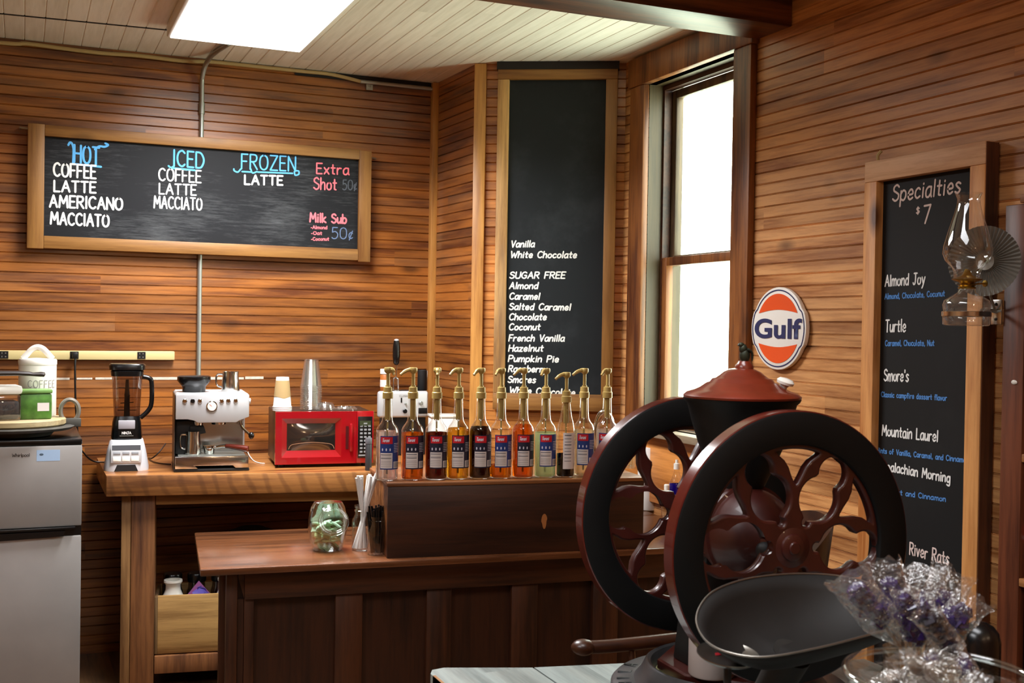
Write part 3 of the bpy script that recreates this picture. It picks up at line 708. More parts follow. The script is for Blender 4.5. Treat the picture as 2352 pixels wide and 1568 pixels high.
# ================================================================ counters
M_slab = wood('counter_slab_top', '#6a3d1c', '#a8703c', axis=0, rough=.3, knots=.3, coat=.15)
M_slabedge = wood('saw_marked_edge', '#6a3f1c', '#a46c36', axis=0, rough=.5, knots=.2, stripes=.4)
M_apron = wood('counter_apron', '#6e431d', '#a5743a', axis=0, rough=.5, knots=.2)
M_post = wood('counter_post', '#4e2a14', '#8e5c34', axis=2, rough=.5, knots=.3, wear=.25, wearcol='#3a2a22')
M_post2 = wood('counter_post_pale', '#6e4a28', '#a87c4c', axis=2, rough=.5, knots=.1)
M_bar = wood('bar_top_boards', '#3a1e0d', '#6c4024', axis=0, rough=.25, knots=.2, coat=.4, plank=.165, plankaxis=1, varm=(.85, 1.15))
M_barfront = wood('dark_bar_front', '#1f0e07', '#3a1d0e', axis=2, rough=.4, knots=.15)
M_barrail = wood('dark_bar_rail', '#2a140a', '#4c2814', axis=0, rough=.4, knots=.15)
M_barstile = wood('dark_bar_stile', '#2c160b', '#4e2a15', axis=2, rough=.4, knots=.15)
M_riser_shade = wood('riser_board_shaded', '#23110a', '#3e2012', axis=0, rough=.4, knots=.2)  # same wood as the riser top, its front's shade put into the colour
M_riser_lit = wood('riser_board_lit', '#4e2a16', '#8c5a34', axis=0, rough=.35, knots=.2)  # lighter copy of the riser wood for its lit top and end
M_knotmark = plain('pale_knot', '#a86a38', .5)
M_crate = wood('pale_crate_wood', '#8a6434', '#c49a5c', axis=0, rough=.6, knots=.35)
M_crate2 = wood('crate_edges', '#4a3420', '#7a5c38', axis=2, rough=.6, knots=.1)
M_blk = plain('gloss_black_plastic', '#0b0b0c', .25); M_mblk = plain('matt_black', '#101011', .6)
M_cast = plain('dull_cast_iron', '#23211e', .6, .3, noise=.3, nscale=40)
M_silver = plain('brushed_silver', '#cfd0d2', .4, .45); M_steel = plain('polished_steel', '#c9c8c4', .18, 1.0); M_chrome = plain('chrome', '#d8d8d6', .08, 1.0)
M_silverp = plain('silver_plastic', '#dde1e6', .38, .3)
M_cer = plain('white_ceramic', '#e6e2d8', .25, coat=.3); M_paper = plain('white_paper', '#e8e6e2', .7); M_kraft = plain('brown_sleeve', '#a98d5e', .8)
M_red = plain('glossy_red', '#930c15', .18, coat=.5); M_brass = plain('brass', '#a8863c', .3, .9)
M_gold = plain('gold_plastic', '#ab9152', .42, .15)
M_clear = clearglass('clear_glass', (.985, .99, .985), .05, .02)
M_clearthick = clearglass('thick_glass', (.94, .97, .95), .09, .02)
M_plas = clearglass('clear_plastic', (.965, .965, .955), .10, .06, .02, (.9, .9, .9))
M_smoke = clearglass('smoky_plastic', (.62, .55, .55), .08, .05)

def slabpoly(mb, pts, z0, z1, bev=0):
    n = len(pts)
    mb.add([(x, y, z0) for x, y in pts]+[(x, y, z1) for x, y in pts], [tuple(reversed(range(n))), tuple(range(n, 2*n))]+[(i, (i+1) % n, n+(i+1) % n, n+i) for i in range(n)])
ZC = .86; CA = Vector((.302, 4.605)); RC = math.radians(-9.0); cdir = Vector((math.cos(RC), math.sin(RC)))
CB = CA+cdir*1.555
ct = thing('back_counter', 'thick rough-sawn timber counter on square posts along the back wall', 'counter', (0, 0, 0))
mb = MB(); slabpoly(mb, [CA+Vector((0, .004)), CB+Vector((0, .004)), (CB.x, 4.74), (1.832, 5.2), (1.832, 5.22), (CA.x, 5.22)], ZC-.08, ZC); mb.build('worktop', M_slab, ct, 0)
mb = MB(); mb.box(0, 1.555, -.006, .004, 0, .08, bev=.003); mb.build('front_edge', M_slabedge, ct, 30, M=T(CA.x, CA.y, ZC-.08) @ RZ(RC))
def atC(u, v, y): # local along the counter front frame
    p = onP(u, v, Vector((CA.x, CA.y, 0))+Vector((-cdir.y, cdir.x, 0))*y, Vector((-cdir.y, cdir.x, 0))); d = p-Vector((CA.x, CA.y, 0)); return d.x*cdir.x+d.y*cdir.y, p.z
Mc = T(CA.x, CA.y, 0) @ RZ(RC)
xa, _ = atC(277, 1300, .05); xb, _ = atC(300, 1300, .05); xc, _ = atC(355, 1300, .05)
mb = MB(); mb.box(xb, xc, .05, .17, 0, ZC-.081, bev=.004); mb.build('post', M_post, ct, 30, M=Mc)
mb = MB(); mb.box(xa, xb-.001, .056, .17, 0, ZC-.081, bev=.003); mb.build('post', M_post2, ct, 30, M=Mc)
mb = MB(); mb.box(xa-.03, xa+.05, .46, .54, 0, ZC-.081, bev=.003); mb.build('post', M_barstile, ct, 30, M=Mc)
mb = MB(); mb.box(1.36, 1.48, .05, .17, 0, ZC-.081, bev=.004); mb.build('post', M_post, ct, 30, M=Mc)
mb = MB(); mb.box(xc+.001, 1.359, .055, .085, ZC-.125, ZC-.081, bev=.003); mb.build('apron', M_apron, ct, 30, M=Mc)
ZS = .135
mb = MB(); mb.box(xc+.002, 1.359, .06, .56, ZS-.07, ZS, bev=.003); mb.build('lower_shelf', M_post, ct, 30, M=Mc)

# crate under the counter
def obj_on(name, label, cat, u, v, z, rz=0, group=None):
    return thing(name, label, cat, onZ(u, v, z), rz, group)
x0, _ = atC(362, 1400, .075); x1 = x0+.34
cr = thing('crate', 'pale wooden crate of jars on the low shelf under the back counter', 'crate', Mc @ Vector((x0, .075, ZS)), RC)
CW, CD, CHt = x1-x0, .23, .235
mb = MB(); mb.box(0, CW, 0, .014, .004, CHt, bev=.002); mb.build('front_board', M_crate, cr)
mb = MB(); mb.box(0, CW, CD-.014, CD, .004, CHt, bev=.002); mb.build('back_board', M_crate, cr)
mb = MB(); mb.box(-.012, 0, 0, CD, .004, CHt-.004, bev=.002); mb.build('end_board', M_crate2, cr)
mb = MB(); mb.box(CW, CW+.012, 0, CD, .004, CHt-.004, bev=.002); mb.build('end_board', M_crate2, cr)
mb = MB(); mb.box(0, CW, .014, CD-.014, 0, .012); mb.build('bottom', M_crate2, cr)
def in_crate(x, y): return Mc @ Vector((x0+x, .075+y, ZS+.0121))
def jug(x, lab):
    t = thing('ceramic_jug', lab, 'jug', in_crate(x, .075))
    mb = MB(); mb.lathe([(.05, 0), (.056, .01), (.056, .16), (.05, .19), (.036, .215), (.03, .23), (.029, .25), (.037, .262), (.036, .27), (.025, .27), (.024, .2)], 28, capt=False); mb.build('body', M_cer, t)
    return t
jug(.055, 'cream ceramic jug in the crate, next to the counter post'); jug(.265, 'cream ceramic jug in the crate, by the end of the bar top')
pb = thing('snack_bag', 'crumpled shiny purple bag between the two jugs in the crate', 'bag', in_crate(.155, .08))
mb = MB(); mb.ball((0, 0, .12), .1, None, 14, 10, (.55, .4, 1.15))
for v in mb.bm.verts: v.co += Vector((random.uniform(-.01, .01), random.uniform(-.01, .01), random.uniform(-.008, .008)))
mb.build('body', plain('purple_foil', '#6a5cc0', .3), pb, 0)
mb = MB(); mb.prism([(-.05, .2), (.03, .215), (.05, .2), (.0, .26)], -.004, .004); mb.build('seal', plain('pink_foil', '#b06aa8', .35), pb, 0)
for k, x in enumerate((.05, .145, .24)):
    t = thing('dark_jar', ('dark lidded jar behind the cream jug next to the counter post', 'dark lidded jar in the crate, behind the gap beside the purple bag', 'dark lidded jar at the back of the crate, behind the purple bag')[k], 'jar', in_crate(x, .172))
    mb = MB(); mb.lathe([(.038, 0), (.04, .01), (.04, .2), (.034, .22), (.034, .24)], 24); mb.build('body', M_smoke if k else M_mblk, t)
    mb = MB(); mb.lathe([(.037, .24), (.038, .245), (.038, .27), (.035, .275)], 24); mb.build('lid', M_blk, t)
bn = thing('black_bin', 'black dome-topped bin under the back counter, just showing above the bar top', 'bin', (0, 0, 0))
p = onY(572, 1215, 5.04); bn.location = (p.x+.01, 5.04, ZS)
mb = MB(); mb.lathe([(.1, 0), (.105, .01), (.115, .34)], 32); mb.build('body', M_mblk, bn)
mb = MB(); mb.lathe([(.12, .34), (.12, .355), (.1, .40), (.05, .42), (.001, .425)], 32); mb.build('lid', M_mblk, bn)

# ================================================================ bar with riser
ZB = .69; BO = Vector((.513, 3.592, 0)); RB = math.radians(-6.2); Mb = T(BO) @ RZ(RB); BL = 1.872; BD = .645
bdir = Vector((math.cos(RB), math.sin(RB), 0)); bn_ = Vector((-bdir.y, bdir.x, 0))
def atB(u, v, y):
    p = onP(u, v, BO+bn_*y, bn_); q = Mb.inverted() @ p; return q.x, q.z
br = thing('bar_counter', 'low dark panelled wooden bar with glossy plank top in front of the back counter', 'bar counter', BO, RB)
mb = MB(); mb.box(0, BL, 0, BD, ZB-.022, ZB, bev=.004); mb.build('bar_top', M_bar, br, 30)
FY = .075
x0, _ = atB(519, 1420, FY); x1, _ = atB(545, 1420, FY); x2, _ = atB(560, 1420, FY+.01); x3, _ = atB(584, 1420, FY)
mb = MB(); mb.box(x0, x1, FY, FY+.05, 0, ZB-.023, bev=.003); mb.build('end_post', M_barstile, br, 30)
mb = MB(); mb.box(x0, x0+.05, BD-.12, BD-.07, 0, ZB-.023, bev=.003); mb.build('end_post', M_barstile, br, 30)
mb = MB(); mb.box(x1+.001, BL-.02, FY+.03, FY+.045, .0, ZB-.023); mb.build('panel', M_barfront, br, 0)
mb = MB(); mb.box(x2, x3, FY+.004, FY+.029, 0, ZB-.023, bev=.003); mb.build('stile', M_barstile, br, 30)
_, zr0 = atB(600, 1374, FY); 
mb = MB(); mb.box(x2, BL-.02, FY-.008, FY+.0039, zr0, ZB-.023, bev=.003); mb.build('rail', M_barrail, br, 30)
for ua, ub in ((770, 833), (980, 1037), (1175, 1235), (1362, 1420), (1560, 1620)):
    a, _ = atB(ua, 1440, FY); b, _ = atB(ub, 1440, FY)
    mb = MB(); mb.box(a, b, FY+.004, FY+.0299, 0, zr0+.0, bev=.003); mb.build('stile', M_barstile, br, 30)
mb = MB(); mb.prism([(x1+.002, ZB-.024), (x1+.002, ZB-.05), (x2+.0, ZB-.115), (x2+.0, ZB-.024)], FY+.005, FY+.028); mb.build('bracket', M_barrail, br, 30)
mb = MB(); mb.box(x1+.001, x2-.001, FY+.012, FY+.028, 0, ZB-.12); mb.build('corner_strip', M_barfront, br, 30)

# riser box the syrups stand on
ZR = .94; RO = Vector((1.108, 3.566, 0)); RR = math.radians(-8); Mr = T(RO) @ RZ(RR); RL, RD = .902, .40
rdir = Vector((math.cos(RR), math.sin(RR), 0)); rn = Vector((-rdir.y, rdir.x, 0))
def atR(u, v, y):
    q = Mr.inverted() @ onP(u, v, RO+rn*y, rn); return q.x, q.z
rs = thing('riser_box', 'dark wooden riser box standing on the bar under the row of syrup bottles', 'riser', (RO.x, RO.y, ZB+.0002), RR)
hR = ZR-ZB-.0002
mb = MB(); mb.box(-.004, RL+.004, -.004, RD, hR-.014, hR, bev=.003); mb.build('top_board', M_riser_lit, rs, 30)
mb = MB(); mb.box(0, RL, 0, .018, 0, hR-.0145, bev=.002); mb.build('front_board', M_riser_shade, rs, 30)
mb = MB(); mb.box(0, .018, .0185, RD, 0, hR-.0145, bev=.002); mb.build('end_board', M_riser_lit, rs, 30)
mb = MB(); mb.box(RL-.018, RL, .0185, RD, 0, hR-.0145, bev=.002); mb.build('end_board', M_riser_shade, rs, 30)
a, z = atR(1250, 1197, 0); kz = z-ZB
mb = MB(); mb.add([(a+.011*math.cos(t*PI/10)*(1.0 if math.sin(t*PI/10) > 0 else .7), -.0012, kz+.026*math.sin(t*PI/10)) for t in range(20)], [tuple(range(20))]); mb.build('knot_mark', M_knotmark, rs, 0)

# ================================================================ syrup bottles
LB_blue = plain('label_blue', '#1f3a7e', .4); LB_dark = plain('label_navy', '#1c2036', .4); LB_red = plain('label_red', '#c81f2c', .4); LB_white = plain('label_cream', '#d8d0cc', .5); LB_line = plain('label_print', '#50505c', .5); LB_pw = plain('label_print_white', '#dcdcea', .5)
BR = .0375
def wrap(mb, r):
    for v in mb.bm.verts:
        a = v.co.x/BR; rr = r-v.co.y; v.co = Vector((rr*math.sin(a), -rr*math.cos(a), v.co.z))
def patch(x0, x1, z0, z1, n=10):
    mb = MB(); vs = []; fs = []
    for i in range(n+1):
        x = x0+(x1-x0)*i/n; vs += [(x, 0, z0), (x, 0, z1)]
    for i in range(n): fs.append((2*i, 2*i+2, 2*i+3, 2*i+1))
    return mb.add(vs, fs)
GL_BODY = [(.030, .0), (.0355, .003), (.0375, .008), (.0375, .158), (.0365, .168), (.032, .179), (.024, .189), (.0185, .199), (.0165, .213), (.0148, .25), (.0140, .276), (.0155, .277), (.0155, .283), (.0135, .284)]
SM_BODY = [(.026, .0), (.0305, .003), (.032, .008), (.032, .14), (.0305, .165), (.026, .19), (.0205, .21), (.0165, .235), (.0145, .255), (.0138, .262), (.0150, .264), (.0150, .270), (.013, .271)]
def bottle(u, v, label, liq, level, yaw, noz, labc, plainb=False, yoff=.062, liqbody=.25, lab=(-.030, .046)):
    x, _ = atR(u, v, yoff); P = Mr @ Vector((x, yoff, ZR+.0004))
    t = thing('syrup_bottle', label, 'syrup bottle', P, RR, 'pump bottles of syrup on the riser box')
    prof = SM_BODY if plainb else GL_BODY; top = prof[-1][1]
    mb = MB(); mb.lathe(prof, 36, None, True, False); mb.build('glass', M_clear, t, 50)
    lp = [(max(r-.0016, .001), max(z, .0045)) for r, z in prof if z < level]
    i = len(lp); r0, z0 = prof[i-1]; r1, z1 = prof[i]; f = (level-z0)/(z1-z0); lp.append((r0+(r1-r0)*f-.0016, level))
    mb = MB(); mb.lathe(lp, 36, None, True, True); mb.build('syrup', liq, t, 50)
    # label
    if plainb:
        lb = patch(-.022, .03, .03, .155); wrap(lb, .0325); L = lb.build('label', LB_white, t, 60)
        m2 = MB()
        for k in range(9):
            zz = .145-k*.011; m2.add([(-.016, 0, zz), (.012, 0, zz), (.012, 0, zz+(.0016 if k % 3 else .003)), (-.016, 0, zz+(.0016 if k % 3 else .003))], [(0, 1, 2, 3)])
        for q in range(2): bmesh.ops.subdivide_edges(m2.bm, edges=[e for e in m2.bm.edges if abs(e.verts[0].co.x-e.verts[1].co.x) > .004], cuts=3)
        wrap(m2, .0329); m2.build('print', LB_line, L, 0)
    else:
        a, b = lab; z0, z1 = .039, .150; mid = a+(b-a)*.56
        lb = patch(a, b, z0, z1); wrap(lb, BR+.0004); L = lb.build('label', labc, t, 60)
        q = patch(a+.003, mid, z1-.026, z1-.003); wrap(q, BR+.0008); q.build('brand_panel', LB_red, L, 60)
        q = MB(); st, W_ = strokes('Torani', .12)
        for pl in st:
            ribbon(q, [(a+.008+(X+.25*Y)*.022/W_, z1-.019+Y*.0105) for X, Y in pl], .0018, Matrix.Identity(4), 0)
        wrap(q, BR+.0011); q.build('lettering', LB_pw, L, 0)
        q = patch(a+.002, mid, z0+.004, z0+.055); wrap(q, BR+.0008); q.build('nutrition_panel', LB_white, L, 60)
        q = MB()
        for k, zz in enumerate((.048, .041, .036, .027, .022, .016, .010)):
            for s_ in range(6):
                xa = a+.004+(mid-a-.008)*s_/6; xb = a+.004+(mid-a-.008)*(s_+1)/6
                hh_ = .0022 if k in (0, 2) else .0008
                q.add([(xa, 0, z0+zz), (xb, 0, z0+zz), (xb, 0, z0+zz+hh_), (xa, 0, z0+zz+hh_)], [(0, 1, 2, 3)])
        wrap(q, BR+.0011); q.build('print', LB_line, L, 0)
        q = patch(mid+.004, b-.002, z0+.004, z0+.026); wrap(q, BR+.0008); bc = q.build('barcode', LB_white, L, 60)
        q = MB()
        for k in range(9):
            xx = mid+.006+(b-mid-.010)*k/9; wv = .0006+.0009*((k*7) % 3)/2
            q.add([(xx, 0, z0+.007), (xx+wv, 0, z0+.007), (xx+wv, 0, z0+.024), (xx, 0, z0+.024)], [(0, 1, 2, 3)])
        wrap(q, BR+.0012); q.build('print', LB_line, L, 0)
        q = MB()
        for k in range(3):
            cx_ = a+.009+k*.0125; q.add([(cx_+.0022*math.cos(s_*PI/4), 0, z0+.066+.005*math.sin(s_*PI/4)) for s_ in range(8)], [tuple(range(8))])
        for k in range(6):
            xa = mid+.005; xb = b-.006-.004*(k % 2); zz = z0+.085-.0055*k
            q.add([(xa, 0, zz), ((xa+xb)/2, 0, zz), ((xa+xb)/2, 0, zz+.0016), (xa, 0, zz+.0016)], [(0, 1, 2, 3)])
            q.add([((xa+xb)/2, 0, zz), (xb, 0, zz), (xb, 0, zz+.0016), ((xa+xb)/2, 0, zz+.0016)], [(0, 1, 2, 3)])
        wrap(q, BR+.0011); q.build('icons', LB_pw, L, 0)
    # pump
    mb = MB(); mb.lathe([(.0175, top-.012), (.0175, top+.008), (.0150, top+.010), (.0140, top+.026), (.0085, top+.028), (.0085, top+.032)], 24); mb.build('pump_collar', M_gold, t)
    mb = MB(); mb.lathe([(.0085, top-.085), (.0095, top-.08), (.0095, top-.013)], 16); mb.lathe([(.003, .02), (.003, top-.086)], 8); mb.build('dip_tube', M_gold, t)
    mb = MB(); mb.lathe([(.0058, top+.0325), (.0058, top+.078)], 14); mb.build('pump_stem', M_gold, t)
    Mn = RZ(yaw); zt = top+.078
    mb = MB(); mb.lathe([(.007, zt-.006), (.0125, zt), (.0135, zt+.004), (.0135, zt+.011), (.012, zt+.014)], 18)
    mb.tube(crom([(0, 0, zt+.007), (-.018, 0, zt+.006), (-noz*.75, 0, zt-.001), (-noz, 0, zt-.010)], 4), [.0078]*4+[.0062]*5+[.005]*4, 8, Mn)
    mb.build('pump_head', M_gold, t)
    return t
LQ = lambda n, c, b=.25: liquid(n, c, 1, b)
q_clear = LQ('syrup_clear', '#f4e9e4', .15); q_amb = LQ('syrup_amber', '#e8a03c', .2); q_red = LQ('syrup_red_amber', '#8e2a0a', .2); q_yel = LQ('syrup_yellow', '#f0c660', .2)
q_cola = LQ('syrup_cola', '#5e1408', .15); q_gold = LQ('syrup_gold', '#e6a83a', .2); q_or = LQ('syrup_orange_gold', '#e89a30', .2); q_green = LQ('syrup_cloudy_green', '#d8e0bc', .6); q_black = LQ('syrup_black', '#140806', .3); q_pale = LQ('syrup_pale_yellow', '#f4ead0', .15)
base = RR
D = math.radians
bottle(888, 1100, 'clear syrup bottle with blue label, first of the row at the straw end', q_clear, .164, D(150), .022, LB_blue)
bottle(946, 1098, 'amber syrup bottle second from the straw end, long gold nozzle over the first bottle', q_amb, .158, D(12), .046, LB_dark)
bottle(1001, 1097, 'red-amber syrup bottle third from the straw end, between the amber and the yellow one', q_red, .158, D(80), .028, LB_dark)
bottle(1051, 1097, 'yellow syrup bottle with a drop at its nozzle, between red-amber and dark cola bottles', q_yel, .172, D(18), .036, LB_dark)
bottle(1102, 1096, 'dark cola-brown syrup bottle, fullest dark one in the middle of the row', q_cola, .176, D(28), .034, LB_dark)
bottle(1149, 1096, 'golden syrup bottle next to the dark cola-brown one, on its window side', q_gold, .045, D(34), .032, LB_blue)
bottle(1200, 1096, 'orange-gold syrup bottle filled to the shoulder, just before the cloudy pale green one', q_or, .182, D(12), .040, LB_dark)
bottle(1251, 1096, 'cloudy pale green syrup bottle beside the slim bottle of black syrup', q_green, .155, D(40), .032, LB_blue)
bottle(1298, 1094, 'slim unbranded bottle of black syrup with a long white nutrition label', q_black, .080, D(10), .044, LB_blue, True, .055)
bottle(1339, 1094, 'nearly clear syrup bottle behind the slim black syrup, pale yellow at its foot', q_pale, .160, D(6), .046, LB_blue, False, .085, .25, (-.036, .036))
bottle(1392, 1094, 'clear syrup bottle at the window end of the row, partly behind the flywheel', q_clear, .160, D(30), .034, LB_blue, False, .085, .25, (-.044, .024))
# ================================================================ things on the back counter
def onC(u, v): return onZ(u, v, ZC)+Vector((0, 0, .0003))
RI = math.radians(-5)
# ---- blender
p = onC(290, 1076)
bl = thing('blender', 'tall silver and black jug blender at the fridge end of the back counter', 'blender', p, RI)
mb = MB()
n = 24
def sqring(w, d, z, e=4.0):
    out = []
    for k in range(n):
        t = 2*PI*k/n; c, s_ = math.cos(t), math.sin(t)
        out.append((w/2*math.copysign(abs(c)**(2/e), c), d/2*math.copysign(abs(s_)**(2/e), s_), z))
    return out
def loft(mb, rings, M=None):
    vs = [v for r in rings for v in r]; m = len(rings[0]); fs = []
    for i in range(len(rings)-1):
        for k in range(m): fs.append((i*m+k, i*m+(k+1) % m, (i+1)*m+(k+1) % m, (i+1)*m+k))
    fs.append(tuple(reversed(range(m)))); fs.append(tuple(range((len(rings)-1)*m, len(rings)*m)))
    return mb.add(vs, fs, M)
loft(mb, [sqring(.172, .18, 0), sqring(.172, .18, .012), sqring(.150, .165, .075), sqring(.128, .15, .118), sqring(.118, .14, .122)]); mb.build('base', M_silverp, bl, 50)
mb = MB(); mb.prism([(-.045, .0005), (.045, .0005), (.034, .026), (-.034, .026)], -.0905, -.084); mb.build('base_notch', M_mblk, bl, 0)
Mpn = T(0, -.0845, .055) @ RX(math.radians(-9))
mb = MB(); mb.box(-.058, .058, -.004, .002, -.022, .052, Mpn, .002); pn = mb.build('control_panel', M_silver, bl)
mb = MB(); mb.box(-.054, .054, -.0046, -.004, .028, .048, Mpn); mb.build('display', plain('display_dark', '#4a4d52', .3), bl)
for k in range(3):
    mb = MB(); mb.box(-.048+k*.034, -.022+k*.034, -.0065, -.004, .012, .022, Mpn, .0008); mb.build('button', plain('button_grey', '#8f9296', .4), bl)
    mb = MB(); mb.box(-.050+k*.034, -.020+k*.034, -.0065, -.004, -.016, .004, Mpn, .0015); mb.build('button', M_cer, bl)
mb = MB(); loft(mb, [sqring(.116, .116, .1225), sqring(.120, .12, .13), sqring(.110, .112, .19), sqring(.098, .098, .215)]); mb.build('jug_base', M_blk, bl, 50)
mb = MB(); pen(mb, 'NINJA', -.017, .1455, .034, .009, .0022, None, 0, 0, .2, 0, -.0612); mb.build('lettering', M_white, bl, 0)
mb = MB(); mb.box(-.026, .026, -.0615, -.058, .137, .1395); mb.build('logo_bar', M_metal, bl, 0)
mb = MB(); mb.box(-.032, .032, -.060, -.050, .165, .20, None, .003); mb.build('gear_window', plain('clear_grey_plastic', '#a8a4aa', .2), bl)
mb = MB(); loft(mb, [sqring(.100, .1, .216), sqring(.110, .11, .30), sqring(.118, .118, .375)]); mb.build('jug', M_smoke, bl, 50)
mb = MB(); mb.lathe([(.012, .216), (.010, .30), (.006, .36)], 10)
for k in range(4): mb.box(-.036, .036, -.004, .004, .235+k*.03, .238+k*.03, RZ(k*.9))
mb.build('blade_tower', M_blk, bl)
mb = MB(); loft(mb, [sqring(.124, .124, .3755), sqring(.128, .128, .395), sqring(.112, .112, .40)]); loft(mb, [sqring(.138, .125, .4005), sqring(.140, .127, .418), sqring(.13, .12, .424)]); mb.build('lid', M_blk, bl)
mb = MB(); mb.tube(crom([(.058, 0, .372), (.085, 0, .365), (.094, 0, .345), (.094, 0, .265), (.08, 0, .232), (.052, 0, .205)], 5), .0105, 10, None, False, .9); mb.build('handle', M_blk, bl)
# ---- espresso machine
p = onC(487, 1083)
es = thing('espresso_machine', 'stainless espresso machine with black bean hopper on the back counter', 'espresso machine', p, RI)
EW, ED = .142, .29
mb = MB(); mb.box(-EW-.004, EW+.004, .004, ED, 0, .012, None, .003); mb.build('foot_plate', M_mblk, es)
mb = MB(); mb.prism([(-EW, .013), (-EW, .062), (EW, .062), (EW, .013), (EW-.05, .013), (EW-.062, .024), (-EW+.075, .024), (-EW+.088, .013)], 0, .18, None, .0015); mb.build('drip_tray', M_steel, es)
mb = MB(); mb.box(-EW+.012, EW-.012, .012, .17, .0625, .0655); mb.build('drip_grid', M_metal, es)
mb = MB(); mb.box(-EW, EW, .181, ED, .013, .20, None, .003); mb.build('back_body', M_silver, es)
mb = MB(); mb.box(-EW+.09, EW-.008, .176, .1805, .066, .198); mb.build('splash_plate', M_steel, es)
mb = MB(); mb.box(-EW+.002, -EW+.085, .06, .1795, .066, .199, None, .004); mb.build('grinder_column', M_mblk, es)
mb = MB(); mb.prism([(-EW, .210), (-EW, .305), (-EW+.006, .312), (EW-.006, .312), (EW, .305), (EW, .218), (EW-.035, .205), (EW-.05, .196), (-EW+.085, .196), (-EW+.07, .205), (-EW+.045, .210)], 0.0, ED, None, .002); hd = mb.build('head', M_silver, es)
mb = MB(); mb.box(-EW-.0035, -EW-.0005, .03, ED-.005, .0125, .305); mb.build('side_panel', plain('dark_side_panel', '#3c352e', .35, .4), es)
for k, x in enumerate((-.108, -.078, -.050, .034, .060, .089)):
    mb = MB(); mb.lathe([(.0088, 0), (.0088, .004), (.007, .006)], 18, T(x, .0, .283-(abs(x) < .04)*.001) @ RX(PI/2)); mb.build('button', M_chrome if k != 1 else M_blk, es)
mb = MB(); mb.lathe([(.0215, 0), (.0215, .006), (.018, .008)], 28, T(-.004, .0, .262) @ RX(PI/2)); g = mb.build('gauge', M_chrome, es)
mb = MB(); mb.lathe([(.0175, .0082), (.001, .0083)], 28, T(-.004, .0, .262) @ RX(PI/2)); mb.build('dial', M_cer, g, 0)
mb = MB(); ribbon(mb, [(-.004, .262), (-.013, .270)], .0014, Matrix.Identity(4), -.0089); mb.build('needle', LB_red, g, 0)
mb = MB(); mb.lathe([(.045, .3125), (.047, .335), (.05, .338), (.066, .358), (.066, .374), (.06, .378)], 32, T(-.068, .12, 0)); mb.build('bean_hopper', M_blk, es)
mb = MB(); mb.lathe([(.022, .180), (.024, .1955)], 24, T(-.055, .08, 0)); mb.lathe([(.028, .182), (.030, .1955)], 24, T(.03, .09, 0)); mb.build('group_head', M_chrome, es)
mb = MB(); mb.prism([(-.085, .178), (-.03, .178), (-.022, .15), (-.06, .143), (-.088, .152)], .05, .10, None, .003); mb.build('dosing_funnel', M_mblk, es)
mb = MB(); mb.tube(crom([(EW-.03, .06, .20), (EW-.02, .05, .17), (EW+.005, .03, .145), (EW+.012, .02, .13)], 4), .005, 8); mb.build('steam_wand', M_chrome, es)
mb = MB(); mb.ball((EW+.012, .02, .14), .013, None, 12, 8, (.9, .9, 1.1)); mb.build('wand_knob', M_blk, es)
mb = MB(); mb.lathe([(.012, 0), (.012, .014)], 16, T(EW+.0005, .1, .275) @ RY(PI/2)); mb.build('side_knob', M_silver, es)
def jugpot(M, lab, r=.03, h=.088, ha=PI):
    t = thing('milk_jug', lab, 'milk jug', M=M)
    mb = MB(); mb.lathe([(r*1.05, 0), (r*1.08, .004), (r*1.02, h*.5), (r*.94, h*.8), (r*.97, h), (r*.94, h), (r*.9, h*.8), (r*.95, .01)], 28, None, True, True); mb.build('body', M_steel, t)
    mb = MB(); mb.tube(crom([(r*.97, 0, h*.86), (r*1.6, 0, h*.84), (r*1.75, 0, h*.6), (r*1.6, 0, h*.3), (r*1.02, 0, h*.22)], 5), .004, 8, RZ(ha)); mb.build('handle', M_steel, t)
    return t
Me = es.matrix_basis if False else T(p) @ RZ(RI)
jugpot(Me @ T(-.072, .05, .0658), 'steel milk jug standing on the drip tray of the espresso machine', .029, .092, PI*.95)
jugpot(Me @ T(.078, .13, .3123), 'steel milk jug standing on top of the espresso machine', .034, .082, PI*.9)
pf = thing('portafilter', 'portafilter with reddish wooden handle lying on the espresso machine drip tray', 'portafilter', M=Me @ T(-.008, .06, .0658))
mb = MB(); mb.lathe([(.018, 0), (.020, .004), (.021, .022), (.024, .024), (.024, .032), (.02, .033)], 24); mb.build('basket', M_chrome, pf)
mb = MB(); mb.tube([(.022, 0, .024), (.05, -.01, .03), (.062, -.014, .031)], [.006, .008, .009], 10); mb.build('neck', M_chrome, pf)
mb = MB(); mb.tube([(.063, -.0145, .031), (.08, -.02, .030), (.125, -.035, .024), (.148, -.044, .020), (.151, -.045, .02)], [.0085, .010, .0125, .0135, .008], 12); mb.build('handle', plain('red_brown_handle', '#5e1f14', .25, coat=.4), pf)
# ---- cords
def cord(lab, pts, r=.003, m=None):
    mb = MB(); mb.tube(crom(pts, 6), r, 6); tag(mb.build('power_cord', m or M_blk), lab, 'cord')
cord('black cord looping on the counter between blender and espresso machine', [onZ(u, v, ZC) + Vector((0, 0, h)) for u, v, h in ((380, 1050, .06), (366, 1056, .035), (350, 1058, .012))] + [onZ(u, v, ZC+.0036) for u, v in ((341, 1052), (352, 1060), (370, 1064), (392, 1066))])
cord('thin white cord running from the espresso machine to the red microwave', [onZ(562, 1030, ZC)+Vector((0, -.02, .035)), onZ(570, 1046, ZC)+Vector((0, 0, .012))]+[onZ(u, v, ZC+.0026) for u, v in ((582, 1057), (596, 1063), (608, 1064))], .0022, M_white)
cord('black cord rising from behind the fridge to the back counter end', [Vector((.17, 4.95, .98)), Vector((.22, 4.98, .93)), Vector((.27, 5.0, .875)), Vector((.33, 5.0, ZC+.005)), Vector((.42, 4.98, ZC+.004))], .0035)

